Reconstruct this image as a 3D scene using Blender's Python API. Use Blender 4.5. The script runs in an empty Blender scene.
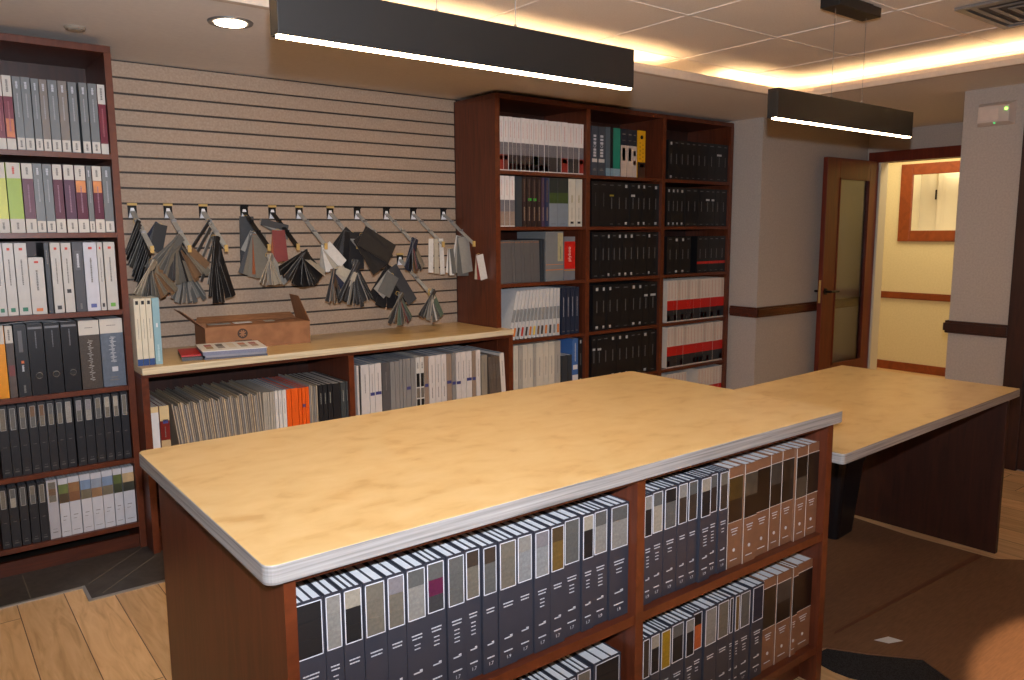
import bpy, math, random
from mathutils import Matrix, Vector
random.seed(7)
P_FLASH, P_CAN, P_HALL, P_NICHE, P_POOL, P_ROOM, EXPO = 400, 24, 28, 3.5, 330, 3, 0.04
ROWS = {
 'L1': (3.885, 1.824, 0.298, "342,371,mar, 373,408,mar,g 411,442,gry, 443,478,gry, 481,510,gry, 512,543,gry,w 545,582,gry, 584,620,gry,w 624,659,gry, 668,701,gry, 705,741,gry, 743,775,mar,"),
 'L2': (3.885, 1.482, 0.29, "310,355,lime,y 358,412,lime, 415,457,pur, 458,493,gry2, 495,530,gry2, 532,570,pur, 574,616,pur,v 619,663,pur,g 665,687,gry2, 689,728,pur,g 730,768,gry2,"),
 'L3': (3.885, 1.135, 0.305, "283,316,wht,g 318,356,wht,g 359,404,wht,g 406,462,whs,o 468,485,dks, 490,528,wht,k 532,570,wht,K 574,614,dkg, 617,670,wht,b 672,694,wht,k 698,744,wht,e"),
 'L4': (3.885, 0.785, 0.31, "260,296,yel, 298,326,pho, 330,377,stk, 379,439,rng, 442,503,rng, 506,571,rng, 575,658,stn, 661,756,slt,"),
 'L5': (3.885, 0.44, 0.312, "242,279,blk,tt 280,314,blk,gg 316,351,blk,tg 353,388,blk,ug 389,422,blk,ut 423,455,blk,gt 457,489,blk,gt 490,525,blk,ss 531,566,blk,lg 568,606,blk,ls 608,644,blk,tg 646,680,blk,ct 683,715,blk,ct 718,751,blk,tt"),
 'L6': (3.885, 0.128, 0.27, "218,252,blk,tt 254,290,blk,gc 293,327,blk,gg 330,365,blk,tg 367,401,blk,tt 403,446,wsw, 449,489,lnd,a 490,536,lnd,b 538,582,lnd,c 583,629,lnd,d 630,676,lnd,c 678,716,lnd,e 718,769,lnd,f"),
 'R11': (3.885, 1.847, 0.325, "2930,2962,cat,r 2965,2998,cat,b 3001,3031,cat,p 3034,3063,cat,p 3066,3098,cat,p 3100,3130,cat,p 3133,3166,cat,p 3169,3200,cat,p 3203,3241,cat,y 3244,3288,cat,p 3291,3323,cat,p 3325,3358,cat,d 3361,3397,cat,d 3400,3431,cat,k 3435,3490,cat,r 3494,3539,cat,k 3543,3588,cat,d 3590,3628,cat,r"),
 'R12': (3.885, 1.505, 0.312, "2929,2967,cat,t 2970,3007,cat,t 3010,3048,cat,t 3052,3104,slg, 3108,3141,scr, 3145,3185,scr,G 3188,3227,scr,G 3229,3264,scr, 3267,3293,scr,u 3296,3327,scr,n 3331,3403,fld, 3406,3496,fld, 3502,3559,wsq, 3563,3622,wsq,"),
 'R13': (3.885, 1.15, 0.29, "2931,2955,mgz, 2955,2979,mgz, 2979,3003,mgz, 3003,3028,mgz, 3028,3052,mgz, 3052,3077,mgz, 3077,3102,mgz, 3102,3127,mgz, 3127,3152,mgz, 3152,3178,mgz, 3178,3203,mgz, 3203,3229,mgz, 3229,3255,mgz, 3259,3273,dsl, 3276,3290,dsl, 3302,3454,gbx, 3461,3557,ply,"),
 'R14': (3.885, 0.787, 0.315, "2986,3019,lmg,k 3019,3052,lmg,o 3052,3085,lmg,k 3085,3119,lmg,r 3119,3152,lmg,k 3152,3186,lmg,o 3186,3221,lmg,y 3221,3255,lmg,n 3255,3290,lmg,k 3290,3325,lmg,o 3325,3361,lmg,k 3361,3397,lmg,g 3397,3433,lmg,o 3440,3477,nvy, 3480,3516,nvy, 3520,3555,nvy, 3559,3596,nvy,"),
 'R15': (3.885, 0.437, 0.315, "3032,3069,crm, 3073,3106,crm,g 3109,3148,crm, 3152,3194,crm, 3198,3224,crm,g 3227,3284,crm, 3287,3332,crm, 3336,3389,crm, 3393,3443,crm,g 3452,3506,shd, 3510,3547,shd, 3555,3608,blw, 3612,3650,bb,q"),
 'R21': (3.885, 1.847, 0.325, "3705,3761,scn, 3765,3830,scn, 3836,3877,gbl, 3880,3905,gbl,k 3908,3975,tel, 3981,4040,swb, 4043,4097,swb, 4100,4143,swb,n 4150,4227,chn,"),
 'R22': (3.885, 1.505, 0.305, "3707,3780,bb,a 3780,3866,bb,a 3866,3946,bb,y 3946,4016,bb,b 4016,4089,bb,c 4089,4154,bb,w 4154,4211,bb,c 4211,4266,bb,c 4266,4332,bb,b 4332,4407,bb,c"),
 'R23': (3.885, 1.15, 0.315, "3713,3791,bb,b 3791,3852,bb,b 3852,3903,bb,c 3903,3957,bb,n 3957,4015,bb,c 4015,4075,bb,c 4075,4137,bb,c 4137,4204,bb,b 4204,4265,bb,b 4265,4318,bb,c 4318,4392,bb,b"),
 'R24': (3.885, 0.787, 0.315, "3726,3801,bb,c 3801,3861,bb,c 3861,3923,bb,c 3923,4003,bb,b 4003,4091,bb,b 4091,4167,bb,c 4167,4231,bb,c 4231,4289,bb,w 4289,4380,bb,w"),
 'R25': (3.885, 0.437, 0.31, "3721,3764,bb,w 3764,3824,bb,w 3824,3897,bb,b 3897,3969,bb,c 3969,4037,bb,c 4037,4109,bb,c 4109,4177,bb,b 4177,4235,bb,b 4235,4314,bb,c 4314,4402,bb,b"),
 'R31': (3.885, 1.847, 0.285, "4472,4537,bb,c 4537,4602,bb,b 4602,4670,bb,b 4670,4743,bb,b 4743,4810,bb,b 4810,4876,bb,b 4876,4953,bb,b 4953,5047,bb,b 5047,5144,bb,w 5144,5213,bb,b"),
 'R32': (3.885, 1.505, 0.285, "4468,4515,bb,c 4515,4568,bb,c 4568,4610,bb,c 4610,4675,bb,c 4675,4756,bb,b 4756,4833,bb,b 4833,4914,bb,b 4914,4989,bb,w 4989,5043,bb,w 5043,5105,bb,b 5105,5190,bb,b"),
 'R33': (3.885, 1.15, 0.28, "4479,4552,bb,b 4552,4628,bb,c 4628,4696,bb,c 4696,4759,bb,b 4836,4908,bb,R 4908,4975,bb,R 4975,5044,bb,R 5044,5110,bb,R 5110,5189,bb,R"),
 'R34': (3.885, 0.787, 0.315, "4492,4531,red,r 4531,4570,red,d 4570,4609,red,r 4609,4649,red,k 4649,4689,red,r 4689,4729,red,d 4729,4769,red,k 4769,4810,red,r 4810,4852,red,d 4852,4893,red,k 4893,4935,red,r 4935,4977,red,r 4977,5020,red,d 5020,5063,red,r 5063,5106,red,d 5106,5150,red,r 5150,5194,red,k"),
 'R35': (3.885, 0.437, 0.315, "4500,4539,red,r 4539,4578,red,d 4578,4617,red,k 4617,4657,red,d 4657,4697,red,r 4697,4738,red,k 4738,4778,red,d 4778,4820,red,d 4820,4861,red,r 4861,4903,red,r 4903,4945,red,r 4945,4988,red,k 4988,5031,red,r 5031,5074,red,d 5074,5118,red,k 5118,5162,red,d 5162,5206,red,r"),
 'R36': (3.885, 0.09, 0.3, "4508,4542,red,r 4542,4577,red,d 4577,4612,red,r 4612,4647,red,d 4647,4682,red,r 4682,4718,red,d 4718,4754,red,r 4900,4939,red,r 4939,4978,red,r 4978,5018,red,r 5018,5058,red,r 5058,5098,red,r 5098,5138,red,r 5138,5179,red,r 5179,5220,red,r"),
 'C1': (3.76, 0.42, 0.27, "812,865,wct, 868,910,wne, 919,928,thn,a 928,937,thn,b 937,946,thn,c 946,955,thn,a 955,964,thn,d 964,974,thn,b 974,983,thn,e 983,992,thn,a 992,1001,thn,b 1001,1011,thn,c 1011,1020,thn,a 1020,1029,thn,d 1029,1039,thn,b 1039,1048,thn,e 1048,1058,thn,a 1058,1067,thn,b 1067,1077,thn,c 1077,1086,thn,a 1086,1096,thn,d 1096,1105,thn,b 1105,1115,thn,e 1115,1125,thn,a 1125,1134,thn,b 1134,1144,thn,c 1144,1154,thn,a 1154,1164,thn,d 1164,1174,thn,b 1174,1183,thn,e 1183,1193,thn,a 1193,1203,thn,b 1203,1213,thn,c 1213,1223,thn,a 1223,1233,thn,d 1233,1243,thn,b 1243,1253,thn,e 1253,1263,thn,a 1263,1274,thn,b 1274,1284,thn,c 1284,1294,thn,a 1294,1304,thn,d 1304,1315,thn,b 1315,1325,thn,e 1325,1335,thn,a 1335,1346,thn,b 1353,1363,ths, 1364,1374,ths,k 1375,1385,ths, 1387,1399,ths,k 1401,1411,ths, 1413,1428,whl, 1431,1448,whl, 1451,1472,whl, 1474,1498,orb, 1500,1535,orb, 1537,1553,orb, 1556,1573,orb,s 1575,1593,orb, 1596,1605,thn,e 1605,1614,thn,a 1614,1624,thn,b 1624,1633,thn,e 1633,1642,thn,a 1646,1669,bkc, 1672,1694,bkc, 1697,1723,bkc, 1725,1767,bkc,n 1770,1799,bkc,g 1802,1831,bkc,g"),
 'C2': (3.76, 0.42, 0.355, "1865,1878,wgb, 1879,1888,bkc,n 1891,1940,wgb, 1942,1972,wgb,q 1975,2015,wgb,q 2019,2067,dgb, 2069,2098,ggb, 2100,2126,ggb, 2128,2147,ggb, 2149,2169,ggb, 2170,2198,ggb,q 2200,2230,ggb, 2234,2260,wbb, 2262,2287,wbb, 2289,2316,brb,q 2319,2360,wgb,l 2363,2400,wgb,l 2403,2438,wgb,l 2441,2475,brb,q 2477,2503,ggb,Q 2506,2539,wgb,Q 2541,2577,wgb, 2580,2619,wgb,q 2622,2648,brb,q 2651,2682,wgb, 2689,2731,sgb, 2734,2750,dbr, 2750,2766,dbr, 2766,2782,dbr, 2782,2798,dbr, 2798,2814,dbr, 2814,2831,dbr, 2831,2847,dbr, 2847,2863,dbr, 2873,2930,wln,"),
 'I1': (1.29, 0.515, 0.294, "494,560,nav,3kk 561,598,nav,2ss 598,641,nav,3ck 641,691,nav,2tt 692,736,nav,2lt 737,786,nav,2gs 787,835,nav,3gmd 836,883,nav,2gg 885,926,nav,2bt 927,968,nav,2bg 970,1022,nav,3tt 1023,1070,nav,2sS 1071,1119,nav,2lS 1120,1166,nav,2BO 1168,1223,nav,2gg 1224,1264,nav,2ck 1265,1315,nav,3gs 1317,1385,nav,3gs"),
 'I2': (1.29, 0.515, 0.298, "1426,1461,nav,3sk 1462,1508,nav,2gc 1510,1566,nav,3kg 1567,1610,nav,2sb 1612,1657,nav,2gb 1658,1707,nav,3ck 1708,1749,nav,2gK 1750,1794,nav,3tb 1795,1865,brn,OK 1867,1933,brn,tk 1935,2012,brn,kk 2014,2075,brn,gk 2077,2144,brn,bk 2145,2211,brn,kt 2213,2281,brn,bb"),
 'I3': (1.29, 0.13, 0.295, "1426,1456,nav,2bb 1457,1497,nav,2ck 1499,1543,nav,3yy 1544,1600,nav,3gk 1601,1643,nav,2sk 1644,1689,nav,3ko 1691,1749,nav,2ss 1751,1809,nav,3tt 1811,1832,nav,1kk 1834,1858,nav,1OO 1860,1915,nav,2gg 1918,1980,nav,2nn 1984,2052,brn,bb 2054,2134,brn,gk 2136,2168,brn,kk 2171,2261,brn,kk"),
 'I4': (1.29, 0.13, 0.285, "935,985,nav,3tt 987,1037,nav,3gg 1039,1089,nav,3gs 1091,1141,nav,3kk 1143,1193,nav,2gg 1195,1245,nav,3tt 1255,1352,nav,3kk"),
}
FANS = [
 (0.921, 4.19, 1.533, 0.06, 0.17, 12, -24, -18, 'kdkdgkdkd', 0.05, -0.2, 'stack of charcoal swatch boards hanging slanted on the first hook from the left'),
 (0.932, 3.98, 1.343, 0.05, 0.175, 15, -32, 36, 'cccgkdgttuutuut', 0, 0, 'open fan of beige, grey and brown swatches below the first hook from left'),
 (1.026, 4.17, 1.513, 0.06, 0.13, 4, -34, -14, 'nkdk', 0, 0, 'small dark navy swatch cluster at top of the second hook from left'),
 (1.073, 4.04, 1.454, 0.045, 0.22, 17, -48, 44, 'ggtggtddtgktuuttu', 0, 0, 'wide fan of grey and taupe swatches on the second hook from the left'),
 (1.123, 4.15, 1.323, 0.03, 0.2, 11, -28, 30, 'sgsgsgsgsgs', 0, 0, 'lower fan of narrow silver grey strips below the second hook from left'),
 (1.274, 4.2, 1.534, 0.05, 0.27, 6, -36, -12, 'dgsgsg', 0.04, -0.1, 'grey swatch boards leaning left on the third hook from the left'),
 (1.251, 4.06, 1.452, 0.05, 0.32, 10, -10, 13, 'kkkdkkkktk', 0, 0, 'long black swatch boards hanging from the third hook from the left'),
 (1.489, 4.26, 1.557, 0.075, 0.26, 3, -2, 2, 'dkd', 0, 0, 'closed upright bundle of black straps on the fourth hook from left'),
 (1.495, 4.11, 1.46, 0.07, 0.22, 5, -22, 2, 'dttvt', 0, 0, 'taupe and orange swatch boards hanging behind the cream fan'),
 (1.51, 4.21, 1.471, 0.05, 0.12, 4, -30, 20, 'sgsw', 0, 0, 'clear grey swatch bundle hanging high below the fourth hook from left'),
 (1.539, 4.16, 1.534, 0.035, 0.16, 3, 60, 76, 'gsd', 0, 0, 'three grey strips sticking out sideways above the dark red swatches'),
 (1.566, 4.01, 1.48, 0.065, 0.15, 3, -4, 6, 'vrr', 0, 0, 'dark red and rust swatch boards hanging beside the fifth hook arm'),
 (1.495, 3.98, 1.358, 0.045, 0.16, 7, -26, 30, 'ccscccs', 0, 0, 'small fan of cream swatches with pointed ends below the fifth arm'),
 (1.681, 3.97, 1.364, 0.075, 0.17, 13, -62, 48, 'kkdkkkkkdkkkc', 0, 0, 'black swatch boards with a cream card fanned below the fifth arm'),
 (1.823, 3.99, 1.404, 0.06, 0.15, 4, -8, 44, 'swcw', 0, 0, 'white printed sample cards hanging below the sixth arm from left'),
 (1.856, 4.01, 1.272, 0.04, 0.18, 10, -16, 16, 'dutkutuukg', 0, 0, 'brown and tan swatch strips hanging below the white printed cards'),
 (1.879, 3.97, 1.272, 0.05, 0.11, 3, 20, 66, 'ncc', 0, 0, 'cream card and navy swatches just right of the brown swatch strips'),
 (2.01, 4.05, 1.467, 0.11, 0.21, 5, -40, 2, 'kkdkk', 0, 0, 'large black sample boards on the seventh hook arm from the left'),
 (2.02, 3.95, 1.456, 0.12, 0.22, 3, 32, 58, 'kkk', 0, 0, 'broad black board tilted to the right below the seventh hook arm'),
 (1.996, 4.01, 1.312, 0.045, 0.25, 16, -32, 32, 'ddkdskdkdkddskdk', 0, 0, 'big fan of charcoal swatches below the large black sample boards'),
 (2.235, 4.01, 1.224, 0.09, 0.13, 2, -44, -30, 'sg', 0, 0, 'pale grey card tilted left among black boards below the eighth arm'),
 (2.252, 4.05, 1.268, 0.07, 0.24, 5, -36, 34, 'kkkkd', 0, 0, 'black swatch boards hanging spread under the eighth arm from the left'),
 (2.271, 4.01, 1.117, 0.04, 0.18, 10, -34, 32, 'tdguegurge', 0, 0, 'fan of taupe, green and rust swatches at bottom of the eighth arm'),
 (2.35, 3.98, 1.43, 0.065, 0.18, 10, -26, 26, 'nnnkdurdkt', 0, 0, 'navy and brown swatch fan hanging from the ninth arm from the left'),
 (2.473, 3.98, 1.126, 0.05, 0.18, 9, -40, 26, 'ddgscgwge', 0, 0, 'grey swatch fan with white cards on the low single arm at right'),
 (2.506, 4.01, 1.428, 0.032, 0.21, 3, -3, 2, 'wcw', 0.065, 0, 'white and cream swatch strips hanging straight on the tenth arm'),
 (2.62, 3.98, 1.367, 0.03, 0.15, 5, -6, 6, 'wdcwg', 0, 0, 'short cream and grey strips beside the end of the tenth arm'),
 (2.764, 4.06, 1.437, 0.09, 0.23, 4, -14, 8, 'wsgs', 0, 0, 'large grey framed sample boards on the eleventh arm near the bookcase'),
 (2.828, 3.97, 1.326, 0.05, 0.16, 3, -4, 12, 'crw', 0, 0, 'cream and red sample tags at the tip of the rightmost arm'),
]
SC = bpy.context.scene
COL = SC.collection
R = math.radians

def srgb(r, g, b):
    f = lambda c: ((c/255+.055)/1.055)**2.4 if c > 10 else c/255/12.92
    return (f(r), f(g), f(b))

# ---------------------------------------------------------------- materials
_mats = {}
def nodes(m):
    m.use_nodes = True
    nt = m.node_tree
    return nt, nt.nodes, nt.links, nt.nodes['Principled BSDF']
def M(col, rough=.55, metal=0., var=.12, scale=25., key=None):
    """plain material with a fine procedural mottling"""
    k = (tuple(round(c, 3) for c in col), rough, metal, var, scale)
    if k in _mats: return _mats[k]
    m = bpy.data.materials.new('mat_plain')
    nt, N, L, bs = nodes(m)
    tc = N.new('ShaderNodeTexCoord'); nz = N.new('ShaderNodeTexNoise')
    nz.inputs['Scale'].default_value = scale; nz.inputs['Detail'].default_value = 3
    mx = N.new('ShaderNodeMix'); mx.data_type = 'RGBA'
    L.new(tc.outputs['Object'], nz.inputs['Vector']); L.new(nz.outputs['Fac'], mx.inputs['Factor'])
    lo = tuple(c*(1-var) for c in col); hi = tuple(min(1, c*(1+var)) for c in col)
    mx.inputs['A'].default_value = (*lo, 1); mx.inputs['B'].default_value = (*hi, 1)
    L.new(mx.outputs['Result'], bs.inputs['Base Color'])
    bs.inputs['Roughness'].default_value = rough; bs.inputs['Metallic'].default_value = metal
    _mats[k] = m
    return m
def ramp(N, stops):
    r = N.new('ShaderNodeValToRGB'); e = r.color_ramp.elements
    e[0].position, e[0].color = stops[0][0], (*stops[0][1], 1)
    e[1].position, e[1].color = stops[-1][0], (*stops[-1][1], 1)
    for p, c in stops[1:-1]:
        x = e.new(p); x.color = (*c, 1)
    return r
def grain(name, stops, scl, rough, nscale=3.5, detail=6, dist=1.2, bump=0., coat=0.):
    m = bpy.data.materials.new(name)
    nt, N, L, bs = nodes(m)
    tc = N.new('ShaderNodeTexCoord'); mp = N.new('ShaderNodeMapping'); mp.inputs['Scale'].default_value = scl
    nz = N.new('ShaderNodeTexNoise'); nz.inputs['Scale'].default_value = nscale
    nz.inputs['Detail'].default_value = detail; nz.inputs['Distortion'].default_value = dist
    rp = ramp(N, stops)
    L.new(tc.outputs['Object'], mp.inputs['Vector']); L.new(mp.outputs['Vector'], nz.inputs['Vector'])
    L.new(nz.outputs['Fac'], rp.inputs['Fac']); L.new(rp.outputs['Color'], bs.inputs['Base Color'])
    bs.inputs['Roughness'].default_value = rough
    if coat:
        bs.inputs['Coat Weight'].default_value = coat; bs.inputs['Coat Roughness'].default_value = .15
    if bump:
        b = N.new('ShaderNodeBump'); b.inputs['Strength'].default_value = bump; b.inputs['Distance'].default_value = .002
        L.new(nz.outputs['Fac'], b.inputs['Height']); L.new(b.outputs['Normal'], bs.inputs['Normal'])
    return m
def emit(name, col, st):
    m = bpy.data.materials.new(name)
    nt, N, L, bs = nodes(m)
    bs.inputs['Base Color'].default_value = (*col, 1)
    bs.inputs['Emission Color'].default_value = (*col, 1); bs.inputs['Emission Strength'].default_value = st
    return m

CHERRY = grain('mat_cherry_v', [(.3, srgb(78, 36, 20)), (.52, srgb(94, 45, 26)), (.75, srgb(106, 53, 31))], (9, 9, .9), .38, bump=.05)
CHERRY_H = grain('mat_cherry_h', [(.3, srgb(70, 32, 18)), (.52, srgb(86, 40, 22)), (.75, srgb(98, 47, 26))], (.9, 9, 9), .36, bump=.05)
CHERRY_E = grain('mat_cherry_edge', [(.3, srgb(88, 40, 19)), (.7, srgb(108, 51, 26))], (6, 6, 6), .36)
DARK_SHADEWOOD = grain('mat_dark_shadewood', [(.3, srgb(46, 24, 17)), (.7, srgb(66, 33, 22))], (9, 9, .9), .42)  # cherry with the shade inside the cases put into its colour; dark trim too
DOORWOOD = grain('mat_door_wood', [(.3, srgb(92, 30, 13)), (.7, srgb(118, 42, 20))], (9, 9, .8), .38)
HALLWOOD = grain('mat_hall_trim_wood', [(.3, srgb(118, 54, 22)), (.7, srgb(142, 68, 29))], (3, 3, 3), .4)
TOP = grain('mat_maple_top', [(.3, srgb(190, 153, 98)), (.42, srgb(201, 167, 112)), (.55, srgb(205, 173, 119)), (.8, srgb(210, 180, 130))], (4, 6, 3), .29, nscale=2.8, detail=9, dist=.4)
EDGE = grain('mat_grey_edge', [(.25, srgb(92, 90, 88)), (.42, srgb(142, 139, 136)), (.6, srgb(164, 161, 158)), (.8, srgb(180, 178, 175))], (1.0, 1.0, 60), .5, nscale=3, detail=5, dist=.15)
EDGE_C = grain('mat_cream_edge', [(.3, srgb(186, 168, 134)), (.5, srgb(214, 198, 164)), (.8, srgb(228, 214, 184))], (1.0, 1.0, 60), .5, nscale=3, detail=5, dist=.15)
def wallmat(name, a, b, sc=70):
    return grain(name, [(.35, a), (.65, b)], (1, 1, 1), .75, nscale=sc, detail=3, dist=0)
WALL = wallmat('mat_wall_paper', srgb(182, 170, 158), srgb(192, 180, 168), 90)
SOFFIT = wallmat('mat_soffit_paint', srgb(226, 218, 208), srgb(230, 222, 212), 40)
TRIMW = wallmat('mat_cove_trim', srgb(204, 188, 170), srgb(210, 194, 176), 30)
TILE = wallmat('mat_ceiling_tile', srgb(228, 216, 200), srgb(234, 224, 210), 130)
SLAT = grain('mat_slat_board', [(.3, srgb(166, 142, 120)), (.5, srgb(176, 152, 129)), (.7, srgb(184, 162, 139))], (1, 1, 1.0), .6, nscale=90, detail=4, dist=.2)
HALLW = wallmat('mat_hall_wall', srgb(214, 200, 156), srgb(220, 206, 164), 60)
CREAM = M(srgb(226, 218, 196), .5, 0, .03)
GROOVE = M(srgb(64, 54, 46), .6)
BLACKM = M(srgb(13, 12, 12), .5, 0, .2, 8)
METAL = M(srgb(170, 172, 175), .32, 1., .05)
STEEL = M(srgb(150, 150, 150), .4, .8, .05)
BRASS = M(srgb(206, 172, 104), .4, .3, .05)
DARKM = M(srgb(30, 30, 32), .4, .6, .1)
PAPER = M(srgb(232, 236, 240), .7, 0, .06, 200)
PAPERD = M(srgb(196, 192, 184), .7, 0, .08, 200)
WHITE = M(srgb(226, 224, 220), .5, 0, .03)
OFFW = M(srgb(206, 200, 190), .55, 0, .05)
GREYT = M(srgb(180, 184, 192), .5, 0, .05)
CARD = grain('mat_cardboard', [(.35, srgb(138, 92, 58)), (.65, srgb(156, 106, 68))], (6, 60, 6), .7, nscale=3, detail=4, dist=.3)
LED = emit('mat_led_strip', (1., .72, .42), 58)
COVE = emit('mat_cove_led', (1., .69, .37), 68)
CANM = emit('mat_can_lens', (1., .80, .55), 22)
GREENLED = emit('mat_green_indicator', (.3, 1., .1), 4)

# wooden planks
def plankmat():
    m = bpy.data.materials.new('mat_plank_floor')
    nt, N, L, bs = nodes(m)
    tc = N.new('ShaderNodeTexCoord'); sp = N.new('ShaderNodeSeparateXYZ'); L.new(tc.outputs['Object'], sp.inputs[0])
    def math_(op, a, b=None):
        n = N.new('ShaderNodeMath'); n.operation = op
        if hasattr(a, 'links'): L.new(a, n.inputs[0])
        else: n.inputs[0].default_value = a
        if b is not None:
            if hasattr(b, 'links'): L.new(b, n.inputs[1])
            else: n.inputs[1].default_value = b
        return n.outputs[0]
    u = math_('DIVIDE', math_('ADD', sp.outputs['X'], .093), .165)
    row = math_('FLOOR', u); fr = math_('FRACT', u)
    wn = N.new('ShaderNodeTexWhiteNoise'); wn.noise_dimensions = '1D'; L.new(row, wn.inputs['W'])
    v = math_('DIVIDE', math_('ADD', sp.outputs['Y'], math_('MULTIPLY', wn.outputs['Value'], 1.2)), 1.2)
    seg = math_('FLOOR', v); fv = math_('FRACT', v)
    wn2 = N.new('ShaderNodeTexWhiteNoise'); wn2.noise_dimensions = '1D'
    L.new(math_('ADD', math_('MULTIPLY', row, 7.3), seg), wn2.inputs['W'])
    mp = N.new('ShaderNodeMapping'); mp.inputs['Scale'].default_value = (9, 1.1, 1); L.new(tc.outputs['Object'], mp.inputs['Vector'])
    off = N.new('ShaderNodeCombineXYZ'); L.new(math_('MULTIPLY', wn2.outputs['Value'], 9), off.inputs['Y']); L.new(off.outputs[0], mp.inputs['Location'])
    nz = N.new('ShaderNodeTexNoise'); nz.inputs['Scale'].default_value = 3; nz.inputs['Detail'].default_value = 8; nz.inputs['Distortion'].default_value = 1.4
    L.new(mp.outputs[0], nz.inputs['Vector'])
    rp = ramp(N, [(.3, srgb(190, 150, 104)), (.5, srgb(212, 173, 125)), (.7, srgb(222, 186, 140))]); L.new(nz.outputs['Fac'], rp.inputs['Fac'])
    hv = N.new('ShaderNodeHueSaturation'); L.new(rp.outputs['Color'], hv.inputs['Color'])
    L.new(math_('ADD', math_('MULTIPLY', wn2.outputs['Value'], .3), .84), hv.inputs['Value'])
    edge = math_('MAXIMUM', math_('LESS_THAN', fr, .02), math_('LESS_THAN', fv, .003))
    mx = N.new('ShaderNodeMix'); mx.data_type = 'RGBA'; L.new(edge, mx.inputs['Factor'])
    L.new(hv.outputs['Color'], mx.inputs['A']); mx.inputs['B'].default_value = (*srgb(88, 62, 40), 1)
    L.new(mx.outputs['Result'], bs.inputs['Base Color']); bs.inputs['Roughness'].default_value = .42
    return m
PLANK = plankmat()
DTILE = grain('mat_dark_floor_tile', [(.35, srgb(52, 47, 43)), (.65, srgb(68, 62, 57))], (3, 3, 3), .45, nscale=6)
DTILE2 = grain('mat_dark_floor_tile_b', [(.35, srgb(58, 52, 47)), (.65, srgb(74, 67, 60))], (3, 3, 3), .45, nscale=6)
MATB = grain('mat_black_mesh', [(.45, srgb(14, 14, 15)), (.55, srgb(44, 44, 46))], (1, 1, 1), .8, nscale=260, detail=1, dist=0)

# ---------------------------------------------------------------- mesh helper
class MB:
    def __init__(s): s.v = []; s.f = []; s.m = []
    def quadbox(s, P, mi=0):
        b = len(s.v); s.v += [tuple(p) for p in P]
        for f in ((0,3,2,1),(4,5,6,7),(0,1,5,4),(1,2,6,5),(2,3,7,6),(3,0,4,7)):
            s.f.append(tuple(b+i for i in f)); s.m.append(mi)
        return s
    def box(s, x0, x1, y0, y1, z0, z1, mi=0, X=None):
        P = [(x0,y0,z0),(x1,y0,z0),(x1,y1,z0),(x0,y1,z0),(x0,y0,z1),(x1,y0,z1),(x1,y1,z1),(x0,y1,z1)]
        if X is not None: P = [X @ Vector(p) for p in P]
        return s.quadbox(P, mi)
    def prism(s, poly, z0, z1, mt=0, ms=None, X=None):
        n = len(poly); b = len(s.v); ms = mt if ms is None else ms
        P = [(x, y, z0) for x, y in poly] + [(x, y, z1) for x, y in poly]
        if X is not None: P = [X @ Vector(p) for p in P]
        s.v += [tuple(p) for p in P]
        s.f.append(tuple(b+i for i in reversed(range(n)))); s.m.append(ms)
        s.f.append(tuple(b+n+i for i in range(n))); s.m.append(mt)
        for i in range(n):
            j = (i+1) % n; s.f.append((b+i, b+j, b+n+j, b+n+i)); s.m.append(ms)
        return s
    def tube(s, path, r, n=8, mi=0):
        path = [Vector(p) for p in path]; b = len(s.v); k = len(path)
        for i, p in enumerate(path):
            t = (path[min(i+1, k-1)]-path[max(i-1, 0)]).normalized()
            a = t.cross(Vector((0, 0, 1)));
            if a.length < .01: a = t.cross(Vector((1, 0, 0)))
            a.normalize(); c = t.cross(a)
            rr = r[i] if isinstance(r, (list, tuple)) else r
            for q in range(n):
                w = 2*math.pi*q/n; s.v.append(tuple(p+a*math.cos(w)*rr+c*math.sin(w)*rr))
        for i in range(k-1):
            for q in range(n):
                s.f.append((b+i*n+q, b+i*n+(q+1) % n, b+(i+1)*n+(q+1) % n, b+(i+1)*n+q)); s.m.append(mi)
        s.f.append(tuple(b+q for q in reversed(range(n)))); s.m.append(mi)
        s.f.append(tuple(b+(k-1)*n+q for q in range(n))); s.m.append(mi)
        return s
    def lathe(s, prof, c=(0, 0, 0), n=24, mi=0, X=None):
        b = len(s.v); k = len(prof)
        for r, z in prof:
            for q in range(n):
                w = 2*math.pi*q/n; p = Vector((c[0]+r*math.cos(w), c[1]+r*math.sin(w), c[2]+z))
                s.v.append(tuple(X @ p if X is not None else p))
        for i in range(k-1):
            for q in range(n):
                s.f.append((b+i*n+q, b+i*n+(q+1) % n, b+(i+1)*n+(q+1) % n, b+(i+1)*n+q)); s.m.append(mi)
        s.f.append(tuple(b+q for q in reversed(range(n)))); s.m.append(mi)
        s.f.append(tuple(b+(k-1)*n+q for q in range(n))); s.m.append(mi)
        return s
    def build(s, name, mats, parent=None, loc=None, bevel=0, smooth=False):
        me = bpy.data.meshes.new(name); me.from_pydata(s.v, [], s.f)
        if not isinstance(mats, (list, tuple)): mats = [mats]
        for m in mats: me.materials.append(m)
        if len(mats) > 1: me.polygons.foreach_set('material_index', s.m)
        if smooth: me.polygons.foreach_set('use_smooth', [True]*len(me.polygons))
        me.update()
        o = bpy.data.objects.new(name, me); COL.objects.link(o)
        if parent is not None: o.parent = parent
        if loc is not None: o.location = loc
        if bevel:
            b = o.modifiers.new('bevel', 'BEVEL'); b.width = bevel; b.segments = 2; b.limit_method = 'ANGLE'; b.angle_limit = R(40)
        return o
def tag(o, label, cat, group=None):
    o['label'] = label; o['category'] = cat
    if group: o['group'] = group
    return o
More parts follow.
